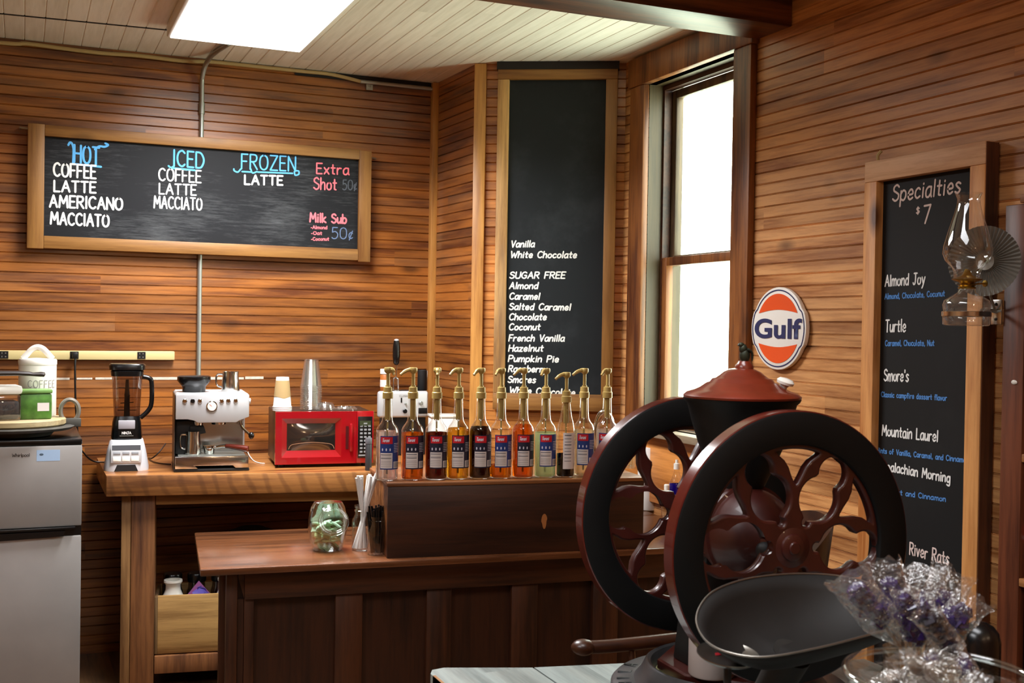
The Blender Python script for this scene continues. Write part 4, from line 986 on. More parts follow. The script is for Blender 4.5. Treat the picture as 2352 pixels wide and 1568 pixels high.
# ---- microwave
a = onC(632, 1075); b = onC(840, 1073)
RM = math.radians(-6); MW = .408; MH = .232; MDp = .33; fz = .014
mwv = thing('microwave', 'glossy red countertop microwave with curved window on the back counter', 'microwave', a+Vector((0, .01, 0)), RM)
Mm = T(a+Vector((0, .01, 0))) @ RZ(RM)
mb = MB(); mb.box(.003, MW-.003, .012, MDp, fz, MH-.002, None, .004); mb.build('case', plain('dark_brown_case', '#2e2018', .35), mwv)
DW = .335
mb = MB(); fx0, fx1, fz0, fz1 = .026, .272, fz+.028, MH-.028
gx0, gx1, gz0, gz1 = .048, .248, fz+.056, MH-.050
def quadring(mb, o, i, yo, yi):
    vs = [(o[0], yo, o[2]), (o[1], yo, o[2]), (o[1], yo, o[3]), (o[0], yo, o[3]), (i[0], yi, i[2]), (i[1], yi, i[2]), (i[1], yi, i[3]), (i[0], yi, i[3])]
    mb.add(vs, [(0, 1, 5, 4), (1, 2, 6, 5), (2, 3, 7, 6), (3, 0, 4, 7)])
quadring(mb, (0, DW, fz, MH), (fx0, fx1, fz0, fz1), -.012, -.012); quadring(mb, (fx0, fx1, fz0, fz1), (gx0, gx1, gz0, gz1), -.012, .002)
quadring(mb, (0, DW, fz, MH), (0, DW, fz, MH), -.012, .0115)
dr = mb.build('door', M_red, mwv, 20)
mb = MB(); N = 14; vs = []; fs = []
for i in range(N+1):
    for j in range(N+1):
        s_, t_ = i/N*2-1, j/N*2-1
        vs.append((gx0+(gx1-gx0)*i/N, .0018-.012*(1-s_*s_)*(1-t_*t_), gz0+(gz1-gz0)*j/N))
for i in range(N):
    for j in range(N): q = i*(N+1)+j; fs.append((q, q+N+1, q+N+2, q+1))
mb.add(vs, fs); mb.build('window', plain('door_window_mirror', '#6d6660', .09, .9), dr, 60)
mb = MB(); pl = [(p_.x, p_.z) for p_ in crom([(gx0+.006, 0, gz0+.008), (gx0+.02, 0, gz0+.026), (gx0+.08, 0, gz0+.034), (gx1-.08, 0, gz0+.034), (gx1-.02, 0, gz0+.026), (gx1-.006, 0, gz0+.008)], 6)]
ribbon(mb, pl, .0022, Matrix.Identity(4), -.0135); 
mb.build('window_arc', plain('copper_line', '#b98a6a', .3, .3), dr, 0)
mb = MB(); mb.box(.290, .302, -.0135, -.0125, fz+.06, MH-.062, None); mb.build('handle_recess', plain('deep_red', '#4a060a', .4), dr)
mb = MB(); mb.box(.305, .318, -.026, -.0125, fz+.05, MH-.05, None, .005); mb.build('handle', M_red, dr)
mb = MB(); mb.box(DW+.001, MW, -.012, .0115, fz, MH, None, .002); cp_ = mb.build('control_column', M_red, mwv)
mb = MB(); mb.box(DW+.006, MW-.006, -.0145, -.0122, fz+.022, MH-.022, None, .001); mb.build('control_panel', M_blk, cp_)
mb = MB(); mb.box(DW+.013, MW-.013, -.0152, -.0146, MH-.062, MH-.040); mb.build('clock_display', plain('clock_glass', '#39412c', .2), cp_)
mb = MB(); mb.box(DW+.010, MW-.010, -.0152, -.0146, fz+.030, fz+.036)
mb.box(DW+.03, DW+.045, -.0155, -.0146, MH-.054, MH-.048)
for r in range(8):
    for c in range(3):
        x = DW+.015+c*.017; z = fz+.044+r*.0155
        mb.box(x, x+.011, -.0152, -.0146, z, z+.008)
mb.build('keys', plain('key_grey', '#8c8f92', .4), cp_, 0)
for x, y in ((.03, .03), (MW-.03, .03), (.03, MDp-.03), (MW-.03, MDp-.03)):
    mb = MB(); mb.cyl((x, y, 0), .014, fz, 12); mb.build('foot', M_mblk, mwv)
# paper cups upside down on the microwave
def onM(u, v, y):
    n_ = Mm.to_3x3() @ Vector((0, 1, 0)); q = Mm.inverted() @ onP(u, v, Mm @ Vector((0, y, 0)), n_); return q.x
ctop = Mm @ Vector((0, 0, MH-.0018))
def cuppos(u, y, dz=0): return Mm @ Vector((onM(u, 945, y), y, MH-.0016+dz))
def papercup(P, lab, sleeve):
    t = thing('paper_cup', lab, 'paper cup', P, 0, 'upside-down paper cups on the microwave')
    mb = MB(); mb.lathe([(.0385, 0), (.040, .002), (.040, .006), (.0375, .008), (.0262, .128), (.0255, .129), (.0250, .120)], 32, None, False, False); mb.add([], []); mb.lathe([(.0255, .126), (.001, .1262)], 32, None, False, False); mb.build('cup', M_paper, t)
    if sleeve:
        mb = MB(); mb.lathe([(.0348, .048), (.0345, .052), (.0282, .113), (.0278, .115)], 32, None, False, False)
        for v in mb.bm.verts:
            if v.co.z < .056: v.co.z -= .008*max(0, 1-abs(math.atan2(v.co.x, -v.co.y))*1.2)
        mb.build('sleeve', M_kraft, t)
    return t
papercup(cuppos(648, .06), 'hidden bottom cup of the upside-down paper cup stack, only its white rim showing', False)
papercup(cuppos(648, .06, .0065), 'middle cup of the upside-down paper stack on the microwave, white rim only', False)
papercup(cuppos(648, .06, .013), 'topmost upside-down white paper cup with a brown cardboard sleeve', True)
# clear cups
cpos = cuppos(714, .11)
cc0 = thing('plastic_cup', 'clear plastic cup in the tall upside-down stack on the red microwave', 'plastic cup', cpos, 0, 'stacked clear plastic cups on the microwave')
mb = MB(); mb.lathe([(.0455, 0), (.047, .0015), (.047, .004), (.0445, .006), (.0295, .112), (.027, .114), (.001, .1142)], 28, None, False, False); mb.build('cup', clearglass('cup_plastic', (.975, .975, .965), .13, .12, .015, (.9, .9, .88)), cc0, 50)
for k in range(1, 14): dup(cc0, cpos+Vector((random.uniform(-.0006, .0006), 0, .0078*k)), random.uniform(0, 6))
def lidstack(u, y, n_, lab, dome):
    P = cuppos(u, y); first = None
    for k in range(n_):
        Q = P+Vector((0, 0, .0045*k))
        if first is None:
            first = thing('cup_lid', lab, 'cup lid', Q, 0, 'cup lids on the microwave')
            mb = MB()
            if dome: mb.lathe([(.040, 0), (.043, .0012), (.043, .005), (.039, .006), (.036, .018), (.030, .024), (.012, .0265), (.011, .0245)], 28, None, False, False)
            else: mb.lathe([(.044, 0), (.046, .0012), (.046, .005), (.040, .0065), (.037, .0125), (.034, .0125), (.033, .008), (.001, .008)], 28, None, False, False)
            mb.build('lid', M_plas, first, 50)
        else: dup(first, Q, k)
lidstack(747, .07, 3, 'clear domed cup lid stacked beside the tall cup stack on the microwave', True)
lidstack(795, .08, 2, 'clear flat cup lid stacked near the control panel end of the microwave top', False)

# ---- brewer with silver face behind the first syrup bottles
YT = 4.93
a = onY(868, 960, YT); b = onY(985, 960, YT); zt = onY(925, 898, YT).z; zb2 = a.z
tb = thing('toaster', 'silver faced toaster on a black base behind the first syrup bottles', 'toaster', (a.x, YT, ZC+.0003), math.radians(-3))
TW = (b.x-a.x)
z1 = zt-ZC; z0 = zb2-ZC
mb = MB(); mb.box(.055, TW-.010, .0305, .2, 0, z1-.004, None, .006); mb.build('body', M_mblk, tb)
mb = MB(); mb.box(0, TW-.006, 0, .03, z0, z1, None, .012, 3); fc = mb.build('face', M_silver, tb)
mb = MB(); pen(mb, 'CUISINART', .098, z1-.026, .07, .008, .0012, None, 0, 0, .2, 0, -.0006); mb.build('lettering', M_metal, tb, 0)
for x, z, w_, h_ in ((.105, z1-.052, .006, .022), (.19, z0+.018, .04, .026)):
    mb = MB(); mb.box(x, x+w_, -.002, .0005, z, z+h_); mb.build('slot', M_blk, tb)
for x, z, r in ((.125, z0+.03, .010), (.20, z1-.055, .009), (.128, z1-.058, .005)):
    mb = MB(); mb.lathe([(r, 0), (r, .008), (r*.8, .010)], 16, T(x, 0, z) @ RX(PI/2)); mb.build('knob', M_blk if r > .0095 else M_metal, tb)
Mt = T(a.x, YT, ZC+.0003) @ RZ(math.radians(-3)); ztop = z1-.0037
def onT(u, y=.08):
    n_ = Vector((0, 1, 0)); return (onY(u, 890, YT+y).x-a.x)
sj = thing('spice_jar', 'small orange-brown spice jar with white lid on the silver faced toaster', 'jar', M=Mt @ T(onT(882), .08, ztop))
mb = MB(); mb.lathe([(.021, 0), (.023, .003), (.023, .074), (.020, .078)], 24); mb.build('jar', plain('orange_spice', '#a8622c', .4), sj)
mb = MB(); mb.lathe([(.0225, .0785), (.024, .079), (.024, .1), (.021, .102)], 24); mb.build('lid', M_cer, sj)
mb = MB()
for v_ in range(1): pass
mb.lathe([(.0235, .02), (.0235, .052)], 24, None, False, False); mb.build('label', LB_white, sj)
mf = thing('milk_frother', 'black handled milk frother upright in a glass stand on the toaster', 'milk frother', M=Mt @ T(onT(909), .10, ztop))
mb = MB(); mb.lathe([(.024, 0), (.024, .004), (.010, .008)], 20); mb.build('stand_foot', M_steel, mf)
mb = MB(); mb.tube([(-.012, 0, .006), (-.012, 0, .055), (-.004, 0, .062), (.01, 0, .055), (.012, 0, .006)], .0035, 8); mb.build('stand_wire', M_steel, mf)
mb = MB(); mb.tube([(0, 0, .02), (.003, 0, .12)], .0025, 8); mb.build('wand', M_steel, mf)
mb = MB(); mb.lathe([(.008, .12), (.014, .128), (.0175, .16), (.017, .2), (.014, .225), (.012, .232)], 18); mb.build('grip', M_blk, mf)
mb = MB(); mb.lathe([(.0118, .2325), (.010, .238), (.004, .24)], 18); mb.build('cap', M_silver, mf)
tm = thing('tumbler', 'black straight-sided tumbler standing on the silver faced toaster', 'tumbler', M=Mt @ T(onT(967, .1)-.004, .1, ztop))
mb = MB(); mb.lathe([(.02, 0), (.022, .003), (.022, .094), (.02, .096), (.019, .09)], 24); mb.build('body', M_mblk, tm)
pk = thing('paper_packet', 'pale paper packet standing behind the black tumbler', 'packet', M=Mt @ T(onT(972, .135)-.012, .135, ztop))
mb = MB(); mb.box(-.02, .022, 0, .03, 0, .092, None, .002); mb.build('packet', plain('grey_paper', '#a39a90', .7), pk)
p = onY(1022, 975, 4.72)
wb = thing('storage_tub', 'white lidded plastic tub on the back counter behind the third and fourth syrup bottles', 'tub', (p.x, 4.72, ZC+.0003), math.radians(-10))
zz = onY(1022, 953, 4.72).z-ZC
mb = MB(); mb.box(-.06, .06, 0, .1, 0, zz-.013, None, .006); mb.build('tub', M_paper, wb)
mb = MB(); mb.box(-.064, .064, -.004, .104, zz-.0125, zz, None, .004); mb.build('lid', M_cer, wb)
p = onC(846, 1089); p.z = ZC+.0003
gm = thing('pepper_mill', 'slim dark cylinder mill behind the white straws', 'mill', onZ(846, 1080, ZC+.0003))
mb = MB(); mb.lathe([(.013, 0), (.0135, .004), (.0135, .105), (.012, .108)], 18); mb.build('body', plain('charcoal', '#2c2c2e', .5), gm)
mb = MB(); mb.lathe([(.0135, .1085), (.014, .112), (.014, .13), (.012, .134)], 18); mb.build('cap', plain('grey_cap', '#5a5a5e', .4), gm)

# ================================================================ fridge and what stands on it
YF = 4.38
xr = onY(186, 1300, YF).x; zt = onY(150, 1008, YF).z; zg = onY(100, 1219, YF).z
M_fr = plain('brushed_fridge_steel', '#a3a09e', .42, .5, noise=.06, nscale=6)
FW = .62
fg = thing('fridge', 'silver two-door fridge with black trim, cut off by the edge beside the back counter', 'fridge', (xr-FW, YF, 0), math.radians(0))
mb = MB(); mb.box(.004, FW-.002, .05, .56, .02, zt-.022, None, .004); mb.build('cabinet', M_blk, fg)
mb = MB(); mb.box(0, FW, .0, .58, zt-.0215, zt, None, .005); mb.build('top_cover', M_blk, fg)
mb = MB(); mb.box(0, FW, 0, .049, zg+.012, zt-.022, None, .006); d1 = mb.build('freezer_door', M_fr, fg)
mb = MB(); mb.box(0, FW, 0, .049, .05, zg-.022, None, .006); d2 = mb.build('fridge_door', M_fr, fg)
mb = MB(); mb.box(0, FW, .004, .049, zg-.0215, zg+.0115); mb.build('gap_trim', M_blk, fg)
mb = MB(); mb.box(.05, FW-.02, -.012, .0035, zg+.002, zg+.0118, None, .003); mb.prism([(.05, zg-.002), (FW-.055, zg-.002), (FW-.06, zg-.02), (.08, zg-.034), (.05, zg-.034)], -.016, .0035); mb.build('handle', M_blk, fg)
Bf = Board(fg, T(xr-FW, YF, 0), 0)
a = Bf.loc(28, 1049); b = Bf.loc(68, 1047)
mb = MB(); pen(mb, 'Whirlpool', a.x, a.z, b.x-a.x, .011, .0018, None, 0, 0, .15, 0, -.0012); mb.build('lettering', plain('badge_grey', '#4c4a48', .3, .5), d1, 0)
a = Bf.loc(84, 1059); b = Bf.loc(138, 1032)
mb = MB(); mb.box(a.x, b.x, -.0006, 0, a.z, b.z); stk = mb.build('sticker', plain('pale_blue_sticker', '#a9c4e4', .5), d1, 0)
mb = MB(); mb.ball((a.x+.016, -.0008, (a.z+b.z)/2+.004), .007, None, 10, 6, (1, .05, .6)); mb.build('emblem', plain('sticker_print', '#4c5f72', .5), stk)
# stand on the fridge
def onF(u, v, z): return onZ(u, v, z)
ZF = zt+.0003
c0 = onZ(60, 988, ZF); c0 = Vector((xr-FW*.5+.075, YF+.16, ZF))
ts = thing('iron_trivet', 'dark cast iron trivet with an upright ring handle on top of the fridge', 'trivet', c0)
mb = MB(); mb.lathe([(.10, 0), (.135, .004), (.15, .02), (.205, .026), (.215, .036), (.20, .040), (.10, .038)], 40); mb.build('plate', plain('grey_cast_iron', '#55534e', .5, .5, noise=.25, nscale=30), ts)
hx = onY(160, 950, c0.y).x-c0.x; zr = onY(160, 946, c0.y).z-ZF
mb = MB(); mb.tube([(hx+.032*math.cos(2*PI*k/24), .0, zr+.005+.042*math.sin(2*PI*k/24)) for k in range(24)], .008, 8, None, True); mb.build('ring_handle', plain('worn_iron', '#8a847a', .4, .6), ts)
mb = MB(); mb.box(hx-.03, hx+.04, -.012, .012, .03, .062, None, .003); mb.build('handle_lug', plain('grey_cast_iron_lug', '#55534e', .5, .5), ts)
zb3 = onY(60, 952, c0.y).z
rb = thing('round_board', 'round worn wooden board resting on the iron trivet on the fridge', 'board', c0+Vector((-.01, 0, .0405)))
mb = MB(); mb.lathe([(.188, 0), (.195, .006), (.195, .022), (.19, .026)], 48); mb.build('board', wood('worn_board', '#6a5a40', '#a8946c', axis=0, rough=.6, knots=0, wear=.4, wearcol='#8a8574'), rb)
ZBd = c0.z+.0405+.0263
def onBd(u, y): return Vector((onY(u, 900, y).x, y, ZBd))
cy = YF+.22
cn = thing('coffee_canister', 'tall white ceramic canister lettered COFFEE on the round board', 'canister', onBd(86, cy))
rC = (onY(131, 900, cy).x-onY(43, 900, cy).x)/2; hC = onY(86, 825, cy).z-ZBd
mb = MB(); mb.lathe([(rC*.96, 0), (rC, .006), (rC, hC-.022)], 40); mb.build('body', M_cer, cn)
mb = MB(); mb.lathe([(rC*1.0, hC-.0215), (rC*1.02, hC-.018), (rC*1.02, hC-.004), (rC*.97, hC+.002), (.01, hC+.006)], 40); ld = mb.build('lid', M_cer, cn)
mb = MB(); mb.tube(crom([(-.052, 0, hC+.002), (-.04, 0, hC+.016), (-.02, 0, hC+.038), (0, 0, hC+.046), (.02, 0, hC+.038), (.04, 0, hC+.016), (.052, 0, hC+.002)], 5), .008, 10, RZ(-.2), False, 1.4); mb.build('lid_handle', M_cer, ld)
mb = MB(); _a, _b = -.034, .068
pen(mb, 'COFFEE', _a, hC*.52, _b-_a, .026, .0025, None, 0, 0, .25, 0, 0)
for v in mb.bm.verts:
    a_ = v.co.x/rC; rr = rC+.0006-v.co.y; v.co = Vector((rr*math.sin(a_), -rr*math.cos(a_), v.co.z))
mb.build('lettering', plain('letter_grey', '#8f8c88', .6), cn, 0)
gt = thing('tea_tin', 'small green patterned tea tin in front of the white canister', 'tin', onBd(80, YF+.10), math.radians(8))
gw = .054; gh = onY(80, 893, YF+.10).z-ZBd
M_green = plain('green_tin', '#46702a', .4, noise=.4, nscale=28)
mb = MB(); mb.box(-gw, gw, -.035, .035, 0, gh-.016, None, .006); mb.build('body', M_green, gt)
mb = MB(); mb.box(-gw-.002, gw+.002, -.037, .037, gh-.0155, gh, None, .005); mb.build('lid', plain('green_lid', '#6c9150', .3), gt)
mb = MB(); mb.box(.004, .044, -.0356, -.035, .03, .06); mb.build('label', LB_white, gt)
aj = thing('bean_jar', 'clear square jar of coffee beans with white lid at the picture edge on the fridge', 'jar', onBd(2, YF+.07), math.radians(10))
ah = onY(2, 884, YF+.07).z-ZBd
mb = MB(); mb.box(-.062, .062, -.045, .045, 0, ah-.034, None, .01); mb.build('jar', M_plas, aj)
mb = MB(); mb.box(-.056, .056, -.040, .040, .004, ah-.055, None, .01); o = mb.build('coffee_beans', plain('dark_beans', '#2c2220', .6, noise=.7, nscale=160), aj)
mb = MB(); mb.box(-.066, .066, -.049, .049, ah-.0335, ah, None, .012); mb.build('lid', M_cer, aj)
mb = MB()
yp = YF+.02
p0 = onY(104, 863, yp); p1 = onY(-40, 857, yp)
pan = thing('frying_pan', 'dark pan lying on the jars on the fridge, only its handle in view', 'pan', (p1.x, yp, p1.z))
L_ = p0.x-p1.x
mb = MB(); mb.tube([(0, 0, 0), (L_*.55, 0, 0), (L_*.75, 0, -.002), (L_*.8, 0, -.004), (L_*.93, 0, -.004), (L_*.985, 0, -.005), (L_, 0, -.006)], [.017, .015, .013, .011, .015, .014, .004], 12, None, False, .6); mb.build('handle', plain('dark_wood_handle', '#241812', .5), pan)
mb = MB(); mb.lathe([(.09, -.005), (.11, .03), (.112, .03), (.095, -.008)], 36, T(-.125, .1, .0)); mb.build('pan', M_cast, pan)

_pc = Vector((p1.x-.125, yp+.10, ZF)); _ph = p1.z-.0085-ZF
ck = thing('dark_crock', 'plain dark crock on the fridge holding up the frying pan', 'crock', _pc)
mb = MB(); mb.lathe([(.048, 0), (.054, .006), (.056, _ph*.6), (.05, _ph-.004), (.048, _ph)], 28); mb.build('body', M_cast, ck)

# ================================================================ jars on the bar
def onBar(u, v): return onZ(u, v, ZB)+Vector((0, 0, .0003))
P = onBar(752, 1262)
mj = thing('glass_candy_jar', 'tilted-mouth glass jar of green wrapped packets on the bar', 'jar', P, RB)
M_jar = clearglass('pressed_glass', (.965, .985, .975), .10, .03)
prof = [(.046, 0), (.050, .004), (.060, .03), (.067, .075), (.066, .11), (.058, .145), (.047, .163), (.001, .168)]
mb = MB(); mb.lathe(prof, 40, None, True, False, 1, .9); mb.lathe([(r*.955, z*.96+.006) for r, z in prof], 40, None, True, False, 1, .9); mb.build('jar', M_jar, mj, 50)
Mo = T(.012, -.052, .105) @ RX(math.radians(62))
mb = MB(); mb.tube([(.046*math.cos(2*PI*k/36), .046*math.sin(2*PI*k/36), 0) for k in range(36)], .006, 10, Mo, True); mb.tube([(.040*math.cos(2*PI*k/36), .040*math.sin(2*PI*k/36), .008) for k in range(36)], .004, 10, Mo, True); mb.build('mouth_ring', M_clearthick, mj, 60)
M_tea = plain('pale_green_packet', '#b2d0a0', .55, noise=.25, nscale=60); M_tea2 = plain('mint_packet', '#c4ecc8', .5, noise=.15, nscale=60); M_tea3 = plain('olive_packet', '#93a66c', .55, noise=.3, nscale=50)
random.seed(11)
Mj = T(P) @ RZ(RB)
tea0 = None
for k in range(30):
    lay = k//6; ang = k*1.15+lay*.5; rad = (.026 if k % 6 else .004)*(1.0+.18*min(lay, 2))
    loc = Mj @ (T(rad*math.cos(ang), rad*math.sin(ang)*.85, .016+lay*.0175) @ Euler((random.uniform(-.9, .9), random.uniform(-.7, .7), random.uniform(0, 6))).to_matrix().to_4x4())
    mm = (M_tea, M_tea3, M_tea, M_tea2)[k % 4] if lay < 4 else M_tea2
    mb = MB(); mb.box(-.0165, .0165, -.0125, .0125, -.0035, .0035, None, .002); mb.box(-.0205, -.0166, -.0115, .0115, -.0005, .0005); mb.box(.0166, .0205, -.0115, .0115, -.0005, .0005)
    tag(mb.build('wrapped_candy', mm, None, 30, M=loc), 'small green wrapped packet in the tilted-mouth glass jar', 'wrapped candy', 'green packets in the glass jar')
# straws
def strawjar(P, h, r, neck, name, lab, M=None):
    t = thing(name, lab, 'jar', P, RB)
    prof = [(r*.86, 0), (r, .006), (r, h*.6), (r*.95, h*.68), (neck, h*.8), (neck*.98, h*.86), (neck*1.06, h*.865), (neck*1.06, h*.89), (neck*.98, h*.9), (neck*.98, h*.95), (neck*1.05, h*.955), (neck*1.05, h)]
    mb = MB(); mb.lathe(prof, 32, None, True, False); mb.build('glass', M_clear, t, 50)
    return t
P1 = onBar(832, 1262); P2 = onBar(867, 1272)
strawjar(P1, .152, .037, .027, 'glass_milk_bottle', 'clear glass bottle holding white paper straws on the bar')
strawjar(P2, .128, .035, .030, 'glass_jar', 'clear glass jar packed with black stirrers beside the white straws')
random.seed(5)
def stick(name, lab, cat, grp, p, q, r, m, flat=1.0, seg=8):
    mb = MB(); mb.tube([p, (Vector(p)+Vector(q))/2, q], r, seg, None, False, flat); tag(mb.build(name, m, None, 40), lab, cat, grp)
for k in range(18):
    if k < 8: tx, ty = -.026+random.uniform(0, .024), random.uniform(-.012, .012); h = .250+random.uniform(-.006, .004)
    else: tx, ty = .018+random.uniform(0, .034), random.uniform(-.014, .012); h = .256+random.uniform(-.008, .004)
    bx, by = -tx*.7+random.uniform(-.006, .006), -ty*.8
    stick('paper_straw', 'white paper-wrapped straw standing in the clear glass bottle', 'straw', 'white straws in the glass bottle', P1+Vector((bx*.8, by, .006)), P1+Vector((tx, ty, h)), .0062, M_paper, .8)
for k in range(30):
    a_ = k*2.4; rr_ = .026*math.sqrt((k+.5)/30); tx, ty = rr_*math.cos(a_)*1.5, rr_*math.sin(a_)*1.2
    if k == 27: tx, ty = -.04, -.01
    if k == 28: tx = .038
    stick('stirrer', 'thin black stirrer standing in the glass jar beside the straws', 'stirrer', 'black stirrers in the glass jar', P2+Vector((tx*.55, ty*.55, .006)), P2+Vector((tx, ty, .152+random.uniform(-.008, .012))), .0033, M_blk, 1, 6)

# ================================================================ things at the window end of the bar
sc2 = thing('side_counter', 'plank side counter behind the riser box, reaching to the wall under the window', 'counter', BO, RB)
mb = MB(); mb.box(1.02, 1.845, BD+.001, .86, ZB-.022, ZB-.0005, None, .003); mb.build('top', M_bar, sc2, 30)
mb = MB(); mb.box(1.04, 1.83, BD+.02, .84, 0, ZB-.0225); mb.build('cabinet', M_barfront, sc2, 0)
M_soap = liquid('blue_soap', '#4020e0', 1, .5)
def at_bar(u, yl):
    x, _ = atB(u, 1150, yl); return Mb @ Vector((x, yl, ZB+.0003))
P = at_bar(1487, .80)
pr = thing('paper_roll', 'white paper towel roll standing on the bar by the window', 'paper roll', P)
mb = MB(); mb.lathe([(.012, 0), (.041, 0), (.043, .003), (.043, .262), (.041, .265), (.012, .265)], 32, None, False, False); mb.build('paper', M_paper, pr)
mb = MB(); mb.lathe([(.0118, 0), (.0118, .264)], 16); mb.build('core', M_kraft, pr)
P = at_bar(1553, .47)
sb = thing('soap_bottle', 'clear bottle of violet-blue dish soap on the bar, seen through the far flywheel', 'soap bottle', P, RB)
prof = [(.026, 0), (.03, .004), (.031, .12), (.028, .16), (.014, .19), (.011, .2), (.011, .212)]
mb = MB(); mb.lathe(prof, 28, None, True, True, 1.1, .8); mb.build('bottle', M_clear, sb, 50)
mb = MB(); mb.lathe([(.025, .003), (.029, .006), (.030, .12), (.0278, .155)], 28, None, True, True, 1.1, .8); mb.build('soap', M_soap, sb, 50)
mb = MB(); mb.lathe([(.0125, .2125), (.0125, .235), (.006, .237), (.006, .25)], 16); mb.build('cap', M_cer, sb)
P = at_bar(1531, .44)
sp = thing('spray_bottle', 'small clear bottle with white cap in front of the violet soap', 'bottle', P, RB)
mb = MB(); mb.lathe([(.019, 0), (.021, .003), (.021, .1), (.016, .12), (.009, .125), (.009, .135)], 24, None, True, True); mb.build('bottle', M_clearthick, sp, 50)
mb = MB(); mb.lathe([(.011, .1355), (.011, .155), (.008, .158)], 16); mb.build('cap', M_cer, sp)
x, _ = atR(1447, 1090, .25)
gc_ = thing('shot_glass', 'small clear shot glass at the window end of the riser box', 'glass', Mr @ Vector((x, .25, ZR+.0004)), RR)
mb = MB(); mb.lathe([(.017, 0), (.018, .003), (.023, .055), (.0215, .055), (.0165, .008), (.001, .008)], 24, None, True, False); mb.build('glass', M_clearthick, gc_, 50)
x, _ = atB(1368, 1000, .70)
fa = thing('faucet', 'chrome gooseneck faucet behind the last syrup bottles', 'faucet', Mb @ Vector((x, .70, ZB+.0003)), RB)
mb = MB(); mb.lathe([(.028, 0), (.028, .01), (.016, .02), (.014, .05)], 20); mb.build('base', M_chrome, fa)
zf = (Mb.inverted() @ onP(1368, 944, BO+bn_*.7, bn_)).z-ZB
mb = MB(); mb.tube(crom([(0, 0, .05), (0, 0, zf*.75), (.006, 0, zf*.92), (.03, -.01, zf), (.06, -.02, zf*.93), (.066, -.022, zf*.8)], 6), .0095, 12); mb.build('spout', M_chrome, fa)
mb = MB(); mb.tube([(0, -.014, .035), (.01, -.05, .045)], .006, 8); mb.build('lever', M_chrome, fa)
# ================================================================ foreground table
ZT = .745
M_tabw = wood('whitewashed_planks', '#646c69', '#8d9692', axis=1, rough=.45, knots=.12, wear=.35, wearcol='#8a8478', plank=.22, plankaxis=0, varm=(.92, 1.06))
M_tableg = wood('table_legs', '#3a2414', '#684526', axis=2, rough=.5, knots=.1)
tbl = thing('plank_table', 'worn whitewashed plank table in the foreground under the coffee grinder', 'table', (0, 0, 0))
mb = MB(); xs = [.773, .991, 1.205, 1.425, 1.70]; yb_ = [2.214, 2.15, 2.105, 1.98, 1.95]
for i in range(4):
    x0, x1 = xs[i]+.002, xs[i+1]-.002
    poly = [(x0, .85), (x1, .85), (x1, yb_[i+1]+random.uniform(0, .006)), (x0+.0, yb_[i])]
    if i == 0: poly = [(x0, .85), (x1, .85), (x1, yb_[1]), (x0+.04, yb_[0]), (x0+.012, yb_[0]-.006), (x0, yb_[0]-.03)]
    slabpoly(mb, poly, ZT-.034, ZT)
mb.build('tabletop', M_tabw, tbl, 0)
mb = MB(); mb.box(.775, .781, .86, 2.17, ZT-.033, ZT+.0006); mb.build('worn_edge', wood('worn_brown_edge', '#6a4020', '#a06e3c', axis=1, rough=.4, knots=0), tbl, 0)
for x, y in ((.85, .93), (.85, 2.02), (1.60, .93), (1.60, 1.86)):
    mb = MB(); mb.box(x-.035, x+.035, y-.035, y+.035, 0, ZT-.0345, None, .004); mb.build('leg', M_tableg, tbl)

